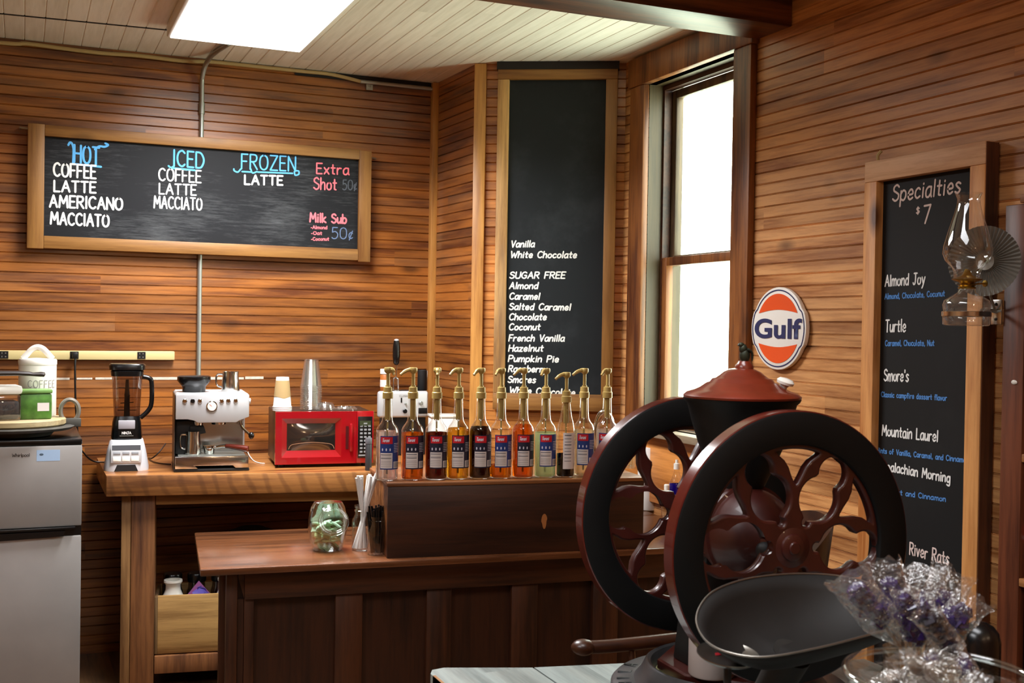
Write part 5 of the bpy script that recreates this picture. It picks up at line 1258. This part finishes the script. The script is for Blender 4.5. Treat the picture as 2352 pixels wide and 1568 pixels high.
# ================================================================ coffee grinder with two flywheels
M_gblack = plain('black_enamel', '#0a0a0a', .5, 0, noise=.25, nscale=30, spec=.35)
M_gface = plain('black_wheel_face', '#050505', .62, 0, spec=.25)
M_gred = plain('oxide_red_enamel', '#3a0f08', .42, 0, noise=.3, nscale=14, coat=.2)
M_glid = plain('lid_red_enamel', '#6f2716', .3, 0, noise=.2, nscale=18, coat=.4)
M_gband = plain('wheel_band_red', '#521c15', .2, 0, noise=.2, nscale=20, coat=.3)
M_eagle = plain('green_bronze', '#33382a', .45, .5, noise=.3, nscale=60)
RG = math.radians(-2.86); GO = Vector((1.302, 1.885, ZT+.0003)); Mg = T(GO) @ RZ(RG); HZ = 1.0645-ZT
gr = thing('coffee_grinder', 'antique red and black cast iron coffee grinder with two large flywheels on the table', 'coffee grinder', GO, RG)
WR = .2485
def wheel(yc, nm, rot, lab=None):
    ob = bpy.data.objects
    Mw_ = T(0, yc, HZ) @ RX(PI/2)
    mb = MB(); pr_ = [(WR*.755, -.014), (WR*.765, -.0175), (WR*.79, -.019), (WR*.985, -.019), (WR-.0004, -.017), (WR-.0004, .017), (WR*.985, .019), (WR*.79, .019), (WR*.765, .0175), (WR*.755, .014), (WR*.755, -.014)]
    mb.lathe(pr_, 96, Mw_, False, False); rim = mb.build(nm, M_gface, gr, 35)
    mb = MB(); mb.lathe([(WR, -.0165), (WR+.0022, -.015), (WR+.0022, .015), (WR, .0165)], 96, Mw_, False, False); mb.build('rim_band', M_gband, rim, 35)
    # cast web with petal and corner openings
    cu = bpy.data.curves.new('web', 'CURVE'); cu.dimensions = '2D'; cu.fill_mode = 'BOTH'; cu.extrude = .0055; cu.bevel_depth = .0045; cu.bevel_resolution = 2
    def spl(pts):
        s_ = cu.splines.new('POLY'); s_.points.add(len(pts)-1); s_.use_cyclic_u = True
        for p_, (x, y) in zip(s_.points, pts): p_.co = (x, y, 0, 1)
    R = WR
    spl([(R*.765*math.cos(2*PI*k/96), R*.765*math.sin(2*PI*k/96)) for k in range(96)])
    circ = [(.215*R, .052*R), (.412*R, .186*R), (.634*R, .139*R)]
    for i in range(6):
        a_ = rot+i*PI/3; ca, sa = math.cos(a_), math.sin(a_)
        xs_ = [circ[0][0]-circ[0][1]+(circ[2][0]+circ[2][1]-circ[0][0]+circ[0][1])*(1-math.cos(PI*k/48))/2 for k in range(49)]
        up_ = []
        for x in xs_:
            h_ = 0
            for c_, r_ in circ: h_ = max(h_, math.sqrt(max(0, r_*r_-(x-c_)**2)))
            if circ[0][0] < x < circ[2][0]: h_ = max(h_, .02*R)
            up_.append((x, max(h_, .0006)))
        pl = up_+[(x, -y) for x, y in reversed(up_)]
        spl([(x*ca-y*sa, x*sa+y*ca) for x, y in pl])
        b_ = a_+PI/6
        half = [(.440, 0), (.462, .055), (.52, .11), (.59, .15), (.64, .195), (.69, .265), (.725, .295), (.738, .28)]
        tri = [(r_, t_) for r_, t_ in half[1:]]+[(.742, .28-.56*k/10) for k in range(1, 10)]+[(r_, -t_) for r_, t_ in reversed(half[1:])]+[(.440, 0)]
        spl([(R*r_*math.cos(b_+t_), R*r_*math.sin(b_+t_)) for r_, t_ in tri])
    ob_ = bpy.data.objects.new('web', cu); COL.objects.link(ob_)
    dg = bpy.context.evaluated_depsgraph_get(); dg.update()
    me = bpy.data.meshes.new_from_object(ob_.evaluated_get(dg)); bpy.data.objects.remove(ob_)
    me.materials.clear(); me.materials.append(M_gred)
    for p_ in me.polygons: p_.use_smooth = True
    me.set_sharp_from_angle(angle=math.radians(35))
    sp_ = bpy.data.objects.new('spokes', me); COL.objects.link(sp_); sp_.parent = gr; sp_.matrix_local = Mw_
    mb = MB(); mb.lathe([(.020, -.016), (.024, -.014), (.026, -.009), (.026, .009), (.024, .014), (.020, .016)], 32, Mw_)
    mb.lathe([(.036, -.0105), (.039, -.008), (.039, .008), (.036, .0105)], 32, Mw_); mb.build('hub', M_gred, gr)
YN, YFr = -.1925, .1925
wheel(YN, 'flywheel', D(57)); wheel(YFr, 'flywheel', D(57))
mb = MB(); mb.lathe([(.010, YN-.019), (.012, YN-.017), (.012, YFr+.017), (.010, YFr+.019)], 20, T(0, 0, HZ) @ RX(-PI/2)); mb.build('shaft', M_gred, gr)
# base with raised lettering ring
mb = MB(); mb.lathe([(.236, 0), (.238, .006), (.232, .012), (.192, .016), (.180, .03), (.170, .050), (.165, .053), (.159, .050), (.150, .028), (.02, .024)], 64); mb.build('base', plain('grey_base_iron', '#3c3b3c', .38, .4, noise=.25, nscale=25), gr)
mb = MB()
mb.lathe([(.149, .0285), (.13, .034), (.04, .034)], 48, None, False, True)
for v in mb.bm.verts: v.co.z += random.uniform(-.002, .002)
mb.build('bean_dust', plain('yellow_bean_dust', '#8f8a5c', .9, noise=.5, nscale=90), gr)
txt = 'PHILA'
mb = MB()
for i, ch in enumerate(txt[::-1] if False else txt):
    a_ = D(178)-D(11.5)*i
    Ml = RZ(a_-PI/2) @ T(0, .213, .0138)
    st, W_ = strokes(ch)
    for pl in st: mb.tube([Ml @ Vector(((x-.3)*.026, 0, 0)) + Ml.to_3x3() @ Vector((0, y*.026-.013, 0)) for x, y in pl], .0026, 6)
mb.build('lettering', M_gblack, gr)
mb = MB(); mb.lathe([(.143, .0345), (.146, .038), (.146, .054), (.142, .0572)], 8, RZ(PI/8)); mb.build('pedestal_block', M_gred, gr)
mb = MB(); mb.prism([(-.104, .0575), (.09, .0575), (.06, .29), (-.075, .29)], -.03, .05, None, .004); mb.build('frame_plate', M_gblack, gr)
# grinding chamber
mb = MB(); mb.lathe([(.012, -.162), (.026, -.157), (.030, -.142), (.056, -.125), (.083, -.09), (.090, -.06), (.096, -.058), (.096, -.048), (.090, -.046), (.092, .03), (.08, .09), (.05, .12), (.03, .145), (.012, .155)], 40, T(0, 0, HZ) @ RX(-PI/2)); mb.build('grinding_chamber', M_gred, gr)
mb = MB(); mb.lathe([(.085, .28), (.075, .33), (.058, .37), (.05, .42)], 36, T(-.0, -.01, 0)); mb.build('neck', M_gred, gr)
mb = MB(); mb.ball((-.03, -.158, HZ-.012), .016, None, 14, 10, (1, 1.2, 1)); mb.build('adjusting_bolt', M_mblk, gr)
mb = MB(); mb.prism([(-.05, .09), (.05, .09), (.035, .2), (-.035, .2)], -.14, -.10, None, .004); mb.build('spout', M_gred, gr)
# hopper
hz = 1.3265-ZT; Hc = Vector((0, -.022, 0))
Th = T(Hc.x, Hc.y, 0) @ Matrix.Diagonal((1.05, 1.05, 1, 1))
mb = MB(); mb.lathe([(.044, hz-.175), (.05, hz-.16), (.066, hz-.125), (.080, hz-.09), (.093, hz-.045), (.101, hz-.012), (.107, hz-.006), (.109, hz-.001), (.100, hz-.001)], 48, Th); mb.build('hopper', M_gblack, gr)
mb = MB(); mb.lathe([(.1085, hz), (.1095, hz+.004), (.103, hz+.010), (.088, hz+.015), (.078, hz+.020), (.066, hz+.029), (.060, hz+.031), (.056, hz+.037), (.049, hz+.039), (.042, hz+.044), (.034, hz+.051), (.024, hz+.056), (.012, hz+.058), (.001, hz+.0585)], 48, Th); lid = mb.build('hopper_lid', M_glid, gr, 60)
mb = MB(); mb.lathe([(.017, hz+.056), (.017, hz+.062), (.013, hz+.068), (.011, hz+.072)], 20, Th @ T(.004, 0, 0)); mb.build('finial_base', M_glid, lid)
mb = MB(); E0 = Hc+Vector((.004, 0, hz+.070))
mb.ball((E0.x+.001, E0.y, E0.z+.013), .0105, None, 14, 10, (1, 1, 1.45)); mb.ball((E0.x-.003, E0.y, E0.z+.026), .008, None, 12, 8, (1, 1, 1.3)); mb.ball((E0.x-.008, E0.y-.001, E0.z+.034), .0052, None, 12, 8, (1.2, .9, .9))
mb.tube([(E0.x-.012, E0.y-.001, E0.z+.035), (E0.x-.0165, E0.y-.001, E0.z+.032)], [.003, .0006], 6)
for s_ in (-1, 1): mb.tube(crom([(E0.x+.002, E0.y+s_*.007, E0.z+.026), (E0.x+.011, E0.y+s_*.010, E0.z+.018), (E0.x+.012, E0.y+s_*.009, E0.z+.002)], 4), [.004, .006, .0065, .006, .005, .0045, .004, .003, .0015], 8, None, False, .5)
mb.build('eagle_finial', M_eagle, lid, 60)
mb = MB(); Kp = Th @ T(.062, -.040, hz+.016)
mb.lathe([(.006, -.002), (.0065, .008), (.009, .012), (.0155, .014), (.0165, .019), (.012, .024), (.004, .0255)], 24, Kp @ RX(.25) @ RY(.2)); mb.build('porcelain_knob', M_cer, lid)
mb = MB(); mb.box(Hc.x+.10, Hc.x+.125, Hc.y-.012, Hc.y+.012, hz-.012, hz+.003, None, .002); mb.build('hopper_hinge', M_gblack, gr)
can_p = onZ(1634, 1548, ZT+.0575)+Vector((0, 0, .0004))
cn_ = thing('tin_cup', 'plain white tin cup standing on the grinder pedestal inside the near flywheel', 'cup', can_p)
mb = MB(); mb.lathe([(.042, 0), (.044, .003), (.044, .10), (.0425, .10), (.0420, .005), (.001, .004)], 36, None, True, False); mb.build('cup', plain('off_white_tin', '#b9aaa4', .5), cn_)

# ================================================================ balance scale with scoop
M_tin = plain('dark_tin', '#120e0b', .62, .25, noise=.35, nscale=9); M_tinrim = plain('worn_tin_rim', '#8d8880', .3, .9)
rimpx = [(1600, 1430, 1.66), (1610, 1388, 1.70), (1648, 1352, 1.74), (1730, 1326, 1.79), (1850, 1317, 1.83), (1960, 1328, 1.83), (2050, 1362, 1.79), (2105, 1398, 1.73), (2085, 1432, 1.67), (2000, 1456, 1.62), (1880, 1487, 1.58), (1760, 1508, 1.56), (1680, 1500, 1.575), (1625, 1474, 1.61)]
rimp = crom([onD(*q) for q in rimpx], 5, True)
cen = sum(rimp, Vector())/len(rimp)
nrm = Vector()
for i in range(len(rimp)): nrm += (rimp[i]-cen).cross(rimp[(i+1) % len(rimp)]-cen)
nrm.normalize()
if nrm.dot(EYE-cen) < 0: nrm = -nrm
SO = Vector((1.06, 1.47, ZT+.0003))
sc_ = thing('balance_scale', 'dark tin scoop pan and cast iron balance scale in front of the grinder', 'scale', SO)
mb = MB(); n = len(rimp); vs = []; fs = []; K = 8
for k in range(K+1):
    s_ = 1-k/K*.96
    for p_ in rimp: vs.append(cen+(p_-cen)*s_-nrm*.062*(1-s_**3) - SO)
for k in range(K):
    for i in range(n): fs.append((k*n+i, k*n+(i+1) % n, (k+1)*n+(i+1) % n, (k+1)*n+i))
fs.append(tuple(range(K*n, K*n+n)))
mb.add(vs, fs)
scoop = mb.build('scoop', M_tin, sc_, 60)
sol = scoop.modifiers.new('thickness', 'SOLIDIFY'); sol.thickness = .0016; sol.offset = 0
mb = MB(); mb.tube([p_-SO for p_ in rimp], .0016, 8, None, True); mb.build('scoop_rim', M_tinrim, scoop)
pc = onD(1672, 1506, 1.665)-SO
mb = MB(); mb.lathe([(.004, -.004), (.040, -.003), (.046, .002), (.046, .004), (.040, .0), (.004, -.001)], 36, T(pc) @ RX(.14)); pl_ = mb.build('weight_plate', M_tinrim, sc_)
mb = MB(); mb.prism([(-.022, 0), (.002, 0), (.004, .008), (-.018, .008)], .0, .001, T(pc+Vector((-.002, -.004, .0045))) @ RX(-PI/2+.14)); mb.build('red_mark', LB_red, pl_, 0)
mb = MB(); mb.lathe([(.004, .0), (.006, pc.z-.006)], 12, T(pc.x, pc.y, 0)); mb.build('plate_post', M_cast, sc_)
mb = MB(); mb.box(-.17, .17, -.065, .055, 0, .035, None, .012); mb.box(-.09, .09, -.045, .035, .0355, .06, None, .01); mb.build('base', M_cast, sc_)
cb_ = cen-nrm*.066-SO
mb = MB(); mb.tube([(0, 0, .06), (cb_.x*.3, cb_.y*.3, (cb_.z)*.6), (cb_.x, cb_.y, cb_.z)], [.04, .026, .03], 16); mb.build('column', M_cast, sc_)
mb = MB(); mb.tube([(pc.x, pc.y, .09), (0, 0, .11), (.15, .02, .10)], [.010, .016, .012], 10); mb.build('beam_arm', M_cast, sc_)
bp_ = onD(2250, 1472, 1.8)
bc_ = thing('black_canister', 'round-topped black canister behind the candy jar, in front of the specialties board', 'canister', (bp_.x, bp_.y, ZT+.0003))
hh_ = bp_.z-ZT
mb = MB(); mb.lathe([(.030, 0), (.032, .004), (.032, hh_), (.029, hh_+.014), (.021, hh_+.024), (.010, hh_+.030), (.001, hh_+.031)], 28); mb.build('body', M_blk, bc_, 60)

# ================================================================ captain's chair behind the table
M_chair = wood('red_brown_chair_wood', '#200d08', '#40200f', axis=0, rough=.35, knots=0, coat=.15)
CH = Vector((1.492, 2.26, 0))
ch = thing('armchair', 'low red-brown bow-back wooden armchair between grinder table and right wall', 'chair', CH, math.radians(-25))
mb = MB(); mb.lathe([(.205, .43), (.215, .437), (.215, .455), (.2, .462), (.02, .452)], 40, None, True, True, 1, 1.02); mb.build('seat', M_chair, ch)
arc = []
for k in range(19):
    a_ = D(-128)+D(256)*k/18; arc.append((.245*math.cos(a_)*(1.0), .235*math.sin(a_), .665+.012*math.cos(a_)))
arc = [(-.275, -.178, .655), (-.22, -.205, .655)]+arc[1:-1]+[(-.22, .18, .655), (-.285, .165, .655)]
mb = MB(); mb.tube(crom(arc, 3), .017, 10, None, False, 1.0); mb.ball((-.285, .165, .655), .026, None, 14, 10, (1.2, 1, .8)); mb.ball((-.275, -.178, .655), .026, None, 14, 10, (1.2, 1, .8)); mb.build('arm_bow', M_chair, ch)
mb = MB(); vs = []; fs = []
m_ = 20
for k in range(m_+1):
    a_ = D(-58)+D(116)*k/m_; z1_ = 1.03-.09*abs((k/m_)*2-1)**2.5; z0_ = .82+.02*math.cos(a_)
    for r_, z_ in ((.245, z0_), (.262, z0_), (.285, z1_), (.268, z1_)): vs.append((r_*math.cos(a_), r_*math.sin(a_), z_))
for k in range(m_):
    for j in range(4): fs.append((k*4+j, k*4+(j+1) % 4, k*4+4+(j+1) % 4, k*4+4+j))
fs += [(0, 1, 2, 3), (m_*4+3, m_*4+2, m_*4+1, m_*4)]
mb.add(vs, fs); mb.build('crest_rail', M_chair, ch, 40)
for k in range(9):
    a_ = D(-52)+D(104)*k/8; c_, s_ = math.cos(a_), math.sin(a_)
    mb = MB(); mb.tube([(.18*c_, .18*s_, .458), (.245*c_, .235*s_, .66), (.255*c_, .255*s_, .81)], [.007, .008, .007], 8); mb.build('spindle', M_chair, ch)
for s_ in (-1, 1):
    for x in (-.15, -.02):
        mb = MB(); mb.tube([(x, s_*.175, .458), (x-.01, s_*.20, .65)], [.009, .008], 8); mb.build('arm_post', M_chair, ch)
    for x in (-.14, .14):
        mb = MB(); mb.tube([(x*.85, s_*.12, .435), (x*1.05, s_*.16, .22), (x*1.2, s_*.19, .001)], [.016, .019, .012], 10); mb.build('leg', M_chair, ch)

# ================================================================ shelf cabinet at the right edge
M_cab = wood('red_brown_cabinet', '#3e1c10', '#6e3a22', axis=2, rough=.4, knots=.2); M_cabin = wood('dark_cabinet_inside', '#170c08', '#2a1810', axis=2, rough=.6, knots=0); M_shelf = wood('shelf_edge', '#7a4a26', '#ad7440', axis=1, rough=.5, knots=.1)
XC, YC1, YC0, ZCt = 2.28, 2.139, 1.15, 1.785
cbn = thing('shelf_cabinet', 'tall dark open shelf cabinet standing against the right wall at the picture edge', 'cabinet', (XC, YC0, 0))
dy = YC1-YC0; dx = XR-.006-XC
mb = MB(); mb.box(0, .022, dy-.066, dy, 0, ZCt, None, .003); mb.build('stile', M_cab, cbn)
mb = MB(); mb.box(0, .022, 0, .066, 0, ZCt, None, .003); mb.build('stile', M_cab, cbn)
mb = MB(); mb.box(.0225, dx, dy-.018, dy, 0, ZCt); mb.build('side_panel', M_cabin, cbn, 0)
mb = MB(); mb.box(.0225, dx, 0, .018, 0, ZCt); mb.build('side_panel', M_cabin, cbn, 0)
mb = MB(); mb.box(dx-.012, dx, .0185, dy-.0185, 0, ZCt); mb.build('back_panel', M_cabin, cbn, 0)
mb = MB(); mb.box(-.012, dx, -.01, dy-.055, ZCt+.0005, ZCt+.022, None, .003); mb.build('top_board', M_shelf, cbn)
for z in (.25, .54, .854, 1.163, 1.45):
    mb = MB(); mb.box(.0, dx-.0125, .0665, dy-.0665, z-.02, z, None, .002); mb.build('shelf', M_shelf, cbn)
mb = MB(); mb.ball((-.001, dy-.04, 1.34), .006, None, 8, 6, (.5, 1.6, 1)); mb.build('screw', M_cer, cbn)
# jar on the shelf
p = onX(2352, 1310, 2.33)
sj2 = thing('candy_jar', 'jar with red and white label on the lower cabinet shelf at the picture edge', 'jar', (2.34, p.y-.028, .8543))
mb = MB(); mb.lathe([(.038, 0), (.042, .004), (.042, .13), (.03, .155), (.03, .17)], 28); mb.build('jar', M_smoke, sj2)
mb = MB(); mb.lathe([(.0424, .09), (.0424, .128)], 28, None, False, False); lb_ = mb.build('label', LB_red, sj2)
mb = MB(); mb.lathe([(.0428, .095), (.0428, .104)], 28, None, False, False); mb.build('label_stripe', LB_white, lb_)
mb = MB(); mb.lathe([(.033, .1705), (.033, .19), (.03, .193)], 28); mb.build('lid', M_blk, sj2)

# ================================================================ oil lamp on a bracket
dl = 2.75; L0 = onD(2219, 748, dl); k = dl/FPX
ol = thing('oil_lamp', 'clear glass oil lamp with fluted reflector on a bracket at the cabinet post', 'oil lamp', L0)
def lz(v): return (748-v)*k
M_lg = clearglass('lamp_glass', (.96, .95, .93), .08, .04, .04, (.8, .8, .76)); M_lc = clearglass('chimney_glass', (.975, .97, .96), .05, .02)
mb = MB(); mb.lathe([(.050, 0), (.054, .003), (.055, lz(727)), (.052, lz(722)), (.0555, lz(700)), (.052, lz(690)), (.036, lz(680)), (.022, lz(672)), (.019, lz(664))], 36, None, True, False); mb.build('font', M_lg, ol, 50)
mb = MB(); mb.lathe([(.0562, lz(727)), (.0572, lz(726)), (.0572, lz(716)), (.0562, lz(715))], 36, None, False, False); mb.build('band', M_steel, ol)
mb = MB(); mb.lathe([(.020, lz(663)), (.021, lz(660)), (.017, lz(658)), (.0205, lz(655)), (.016, lz(652)), (.019, lz(648)), (.034, lz(643)), (.036, lz(641)), (.030, lz(640)), (.012, lz(632)), (.005, lz(618))], 28); mb.tube([(.018, 0, lz(652)), (.045, -.01, lz(650))], .002, 6); mb.build('burner', M_brass, ol)
mb = MB(); mb.lathe([(.0008, 0), (.008, .001), (.008, .003), (.0008, .004)], 14, T(.046, -.010, lz(650)) @ RY(PI/2)); mb.build('wick_knob', M_brass, ol)
mb = MB(); mb.lathe([(.031, lz(640)), (.031, lz(625)), (.036, lz(615)), (.052, lz(598)), (.058, lz(582)), (.056, lz(565)), (.046, lz(530)), (.034, lz(495)), (.027, lz(470)), (.026, lz(458)), (.030, lz(447)), (.0315, lz(444))], 40, None, False, False); mb.build('chimney', M_lc, ol, 60)
rc = onD(2264, 600, 2.84); rd = (L0+Vector((0, 0, lz(600)))-rc); rd.z = 0; rd.normalize()
rd = (rd+Vector((-.35, -.25, 0))).normalized()
Mrf = Matrix.Translation(rc-L0) @ rd.to_track_quat('Z', 'Y').to_matrix().to_4x4()
mb = MB(); vs = []; fs = []; nf = 96; rr = [.004, .022, .028, .055, .083, .088]
for i, r_ in enumerate(rr):
    for q in range(nf):
        a_ = 2*PI*q/nf; z_ = (.0025 if (q % 2) else -.0025)*(1 if i > 1 else 0)+(r_/.088)**2*.016+(.006 if i in (1,) else 0)
        vs.append((r_*math.cos(a_), r_*math.sin(a_), z_))
for i in range(len(rr)-1):
    for q in range(nf): fs.append((i*nf+q, i*nf+(q+1) % nf, (i+1)*nf+(q+1) % nf, (i+1)*nf+q))
mb.add(vs, fs, Mrf); mb.build('reflector', plain('fluted_mirror', '#8a867e', .3, .45), ol, 20)
st0 = Vector((XC-.0012, onX(2292, 715, XC).y, onX(2292, 715, XC).z))-L0
mb = MB(); mb.box(st0.x-.005, st0.x, st0.y-.017, st0.y+.017, st0.z-.034, st0.z+.03, None, .002); bk = mb.build('bracket_plate', M_steel, ol)
mb = MB()
for zz in (-.02, .018): mb.ball((st0.x-.0055, st0.y, st0.z+zz), .004, None, 8, 6)
mb.build('screw', M_mblk, bk)
mb = MB(); mb.tube(crom([(st0.x-.004, st0.y, st0.z), (st0.x-.05, st0.y-.005, st0.z+.004), (.075, .03, lz(720)), (.058, .012, lz(721))], 5), .0055, 8); mb.tube([(st0.x-.01, st0.y, st0.z+.006), ((rc-L0).x+.01, (rc-L0).y, lz(660)), ((rc-L0).x+.006, (rc-L0).y, lz(602))], .0035, 8); mb.build('bracket_arm', M_metal, ol)

# ================================================================ rock candy in front
random.seed(21)
M_cel = clearglass('cellophane', (.95, .94, .92), .07, .10, .045, (.8, .74, .7), 70); M_cry = plain('purple_crystals', '#302058', .25, 0, noise=.5, nscale=120, spec=.7); M_cry2 = plain('dark_purple_crystals', '#181026', .2, 0, noise=.5, nscale=120, spec=.8)
M_stk = plain('candy_stick', '#b08a62', .6)
Jp = onD(2105, 1492, 1.45)
gj = thing('candy_stick_jar', 'glass jar holding cellophane-wrapped rock candy sticks in the right foreground', 'jar', (Jp.x, Jp.y, ZT+.0003))
jh = Jp.z-ZT
mb = MB(); mb.lathe([(.046, 0), (.052, .006), (.054, jh*.72), (.046, jh*.84), (.040, jh*.88), (.0425, jh*.9), (.040, jh*.925), (.0425, jh*.95), (.040, jh*.97), (.042, jh)], 40, None, True, False); mb.build('glass', M_clearthick, gj, 50)
def rockcandy(b, t, d0, d1, wpx, c0, c1, crm, lab):
    """b, t: base and bag-top pixels; c0..c1: where the crystals sit along the bag"""
    P0 = onD(b[0], b[1], d0); P1 = onD(t[0], t[1], d1); ax = P1-P0; L = ax.length; wv = wpx*d1/FPX/2
    z_ = ax.normalized(); vw = (P0-EYE).normalized(); x_ = z_.cross(vw).normalized(); y_ = z_.cross(x_)
    x_ = (x_*math.cos(.3)+y_*math.sin(.3)*random.choice((-1, 1))).normalized(); y_ = z_.cross(x_)
    M = Matrix((( x_.x, y_.x, z_.x, P0.x), (x_.y, y_.y, z_.y, P0.y), (x_.z, y_.z, z_.z, P0.z), (0, 0, 0, 1)))
    r_ = thing('rock_candy', lab, 'rock candy', M=M, group=None)
    down = min(.15, (P0.z-ZT-.02)/max(abs(z_.z), .2))
    dn = M.to_3x3().inverted() @ (Vector((Jp.x, Jp.y, max(ZT+.03, P0.z-.14)))-P0)
    mb = MB(); mb.tube([tuple(dn), (0, 0, 0), (0, 0, L*(c0+.04))], .0022, 8); mb.build('stick', M_stk, r_)
    mb = MB()
    for q in range(70):
        f = random.random(); zz = L*(c0+(c1-c0)*f); rad = wv*.46*(1-abs(f-.5)**3*4)*random.uniform(.25, 1); a_ = random.uniform(0, 2*PI)
        s_ = random.uniform(.0035, .0066); Mx = T(rad*math.cos(a_), rad*math.sin(a_), zz) @ Euler((random.uniform(0, 3), random.uniform(0, 3), 0)).to_matrix().to_4x4()
        mb.box(-s_, s_, -s_, s_, -s_, s_, Mx)
    mb.lathe([(.002, L*c0), (wv*.3, L*(c0+.08)), (wv*.34, L*(c1-.1)), (.002, L*c1)], 12); mb.build('crystals', crm, r_, 0)
    mb = MB(); vs = []; fs = []; n_ = 18; m2 = 12
    for i in range(m2+1):
        f = i/m2; w_ = wv*(.12+.88*min(1, f/.35)**.8)*(1.0 if f < .85 else 1+.25*(f-.85)/.15); th = w_*(.62 if f < .8 else max(.06, .62*(1-(f-.8)/.2)))
        if f < .12: th = w_*.8
        for q in range(n_):
            a_ = 2*PI*q/n_; j_ = random.uniform(.9, 1.1)
            vs.append((w_*math.cos(a_)*j_, th*math.sin(a_)*random.uniform(.75, 1.25), L*(f*.98+.02)+random.uniform(-.002, .002)+(random.uniform(-.006, .006) if i == m2 else 0)))
    for i in range(m2):
        for q in range(n_): fs.append((i*n_+q, i*n_+(q+1) % n_, (i+1)*n_+(q+1) % n_, (i+1)*n_+q))
    mb.add(vs, fs); mb.build('wrapper', M_cel, r_, 25)
rockcandy((2066, 1482), (1940, 1318), 1.44, 1.40, 92, .30, .80, M_cry, 'purple rock candy leaning furthest towards the flywheel hub, in clear cellophane')
rockcandy((2082, 1474), (2022, 1288), 1.46, 1.47, 78, .34, .72, M_cry, 'purple rock candy with a square cellophane top before the black flywheel rim')
rockcandy((2092, 1492), (2078, 1345), 1.42, 1.40, 62, .22, .80, M_cry, 'upright purple rock candy in the middle front of the bunch')
rockcandy((2108, 1496), (2116, 1352), 1.44, 1.44, 66, .15, .78, M_cry, 'upright purple rock candy just behind the dark drooping one')
rockcandy((2112, 1480), (2128, 1300), 1.49, 1.52, 96, .30, .62, M_cry, 'rock candy at the back with cellophane covering the lowest board lettering')
rockcandy((2122, 1482), (2192, 1308), 1.48, 1.51, 92, .32, .66, M_cry, 'rock candy with tall clear wrapper against the orange board frame')
rockcandy((2130, 1494), (2246, 1368), 1.44, 1.42, 84, .34, .74, M_cry, 'purple rock candy leaning towards the cabinet, broad wrapper end')
rockcandy((2222, 1545), (2122, 1400), 1.34, 1.32, 66, .12, .92, M_cry2, 'dark, almost black rock candy lying across the front of the bunch')
# wide jar with wrapped candies
Wp = onD(2128, 1540, 1.30)
wj = thing('wide_candy_jar', 'wide glass jar brimming with clear wrapped candies, cut by the bottom right edge', 'jar', (Wp.x, Wp.y-.02, ZT+.0003))
wh = Wp.z-ZT
mb = MB(); mb.lathe([(.085, 0), (.098, .008), (.108, wh*.5), (.108, wh*.82), (.098, wh*.92), (.100, wh*.97), (.104, wh)], 48, None, True, False); mb.build('glass', M_clearthick, wj, 50)
mb = MB(); mb.tube([(.103*math.cos(2*PI*q/48), .103*math.sin(2*PI*q/48), wh) for q in range(48)], .004, 8, None, True); mb.build('rim', M_clearthick, wj, 60)
Wc = Vector((Wp.x, Wp.y-.02, ZT))
for q in range(26):
    a_ = q*2.4; rr_ = .085*math.sqrt((q+.5)/26) if q < 20 else random.uniform(.0, .06)
    zz = wh-.030+random.uniform(-.008, .012)-(.012 if rr_ > .075 else 0)
    if q >= 20: zz = wh+.002+random.uniform(0, .012)
    M = T(Wc.x+rr_*math.cos(a_), Wc.y+rr_*math.sin(a_), ZT+zz) @ Euler((random.uniform(-.6, .6), random.uniform(-.6, .6), random.uniform(0, 6))).to_matrix().to_4x4()
    t = thing('wrapped_candy', 'clear cellophane-wrapped candy in the wide foreground jar', 'wrapped candy', M=M, group='wrapped candies in the wide jar')
    mb = MB(); mb.ball((0, 0, 0), .011, None, 12, 8, (1.3, 1, .75)); mb.build('candy', (M_cry, plain('pale_candy', '#9c8a7c', .3), M_clearthick)[q % 3], t)
    mb = MB(); vs = []; fs = []; n_ = 14
    for i, (x, r_) in enumerate(((-.040, .020), (-.030, .015), (-.019, .004), (-.012, .012), (0, .0145), (.012, .012), (.019, .004), (.030, .015), (.040, .021))):
        for s_ in range(n_):
            b_ = 2*PI*s_/n_; fl = .3 if abs(x) > .025 else .85; vs.append((x+random.uniform(-.002, .002), r_*math.cos(b_)*random.uniform(.85, 1.15), r_*fl*math.sin(b_)*random.uniform(.7, 1.3)))
    for i in range(8):
        for s_ in range(n_): fs.append((i*n_+s_, i*n_+(s_+1) % n_, (i+1)*n_+(s_+1) % n_, (i+1)*n_+s_))
    mb.add(vs, fs); mb.build('wrapper', M_cel, t, 25)
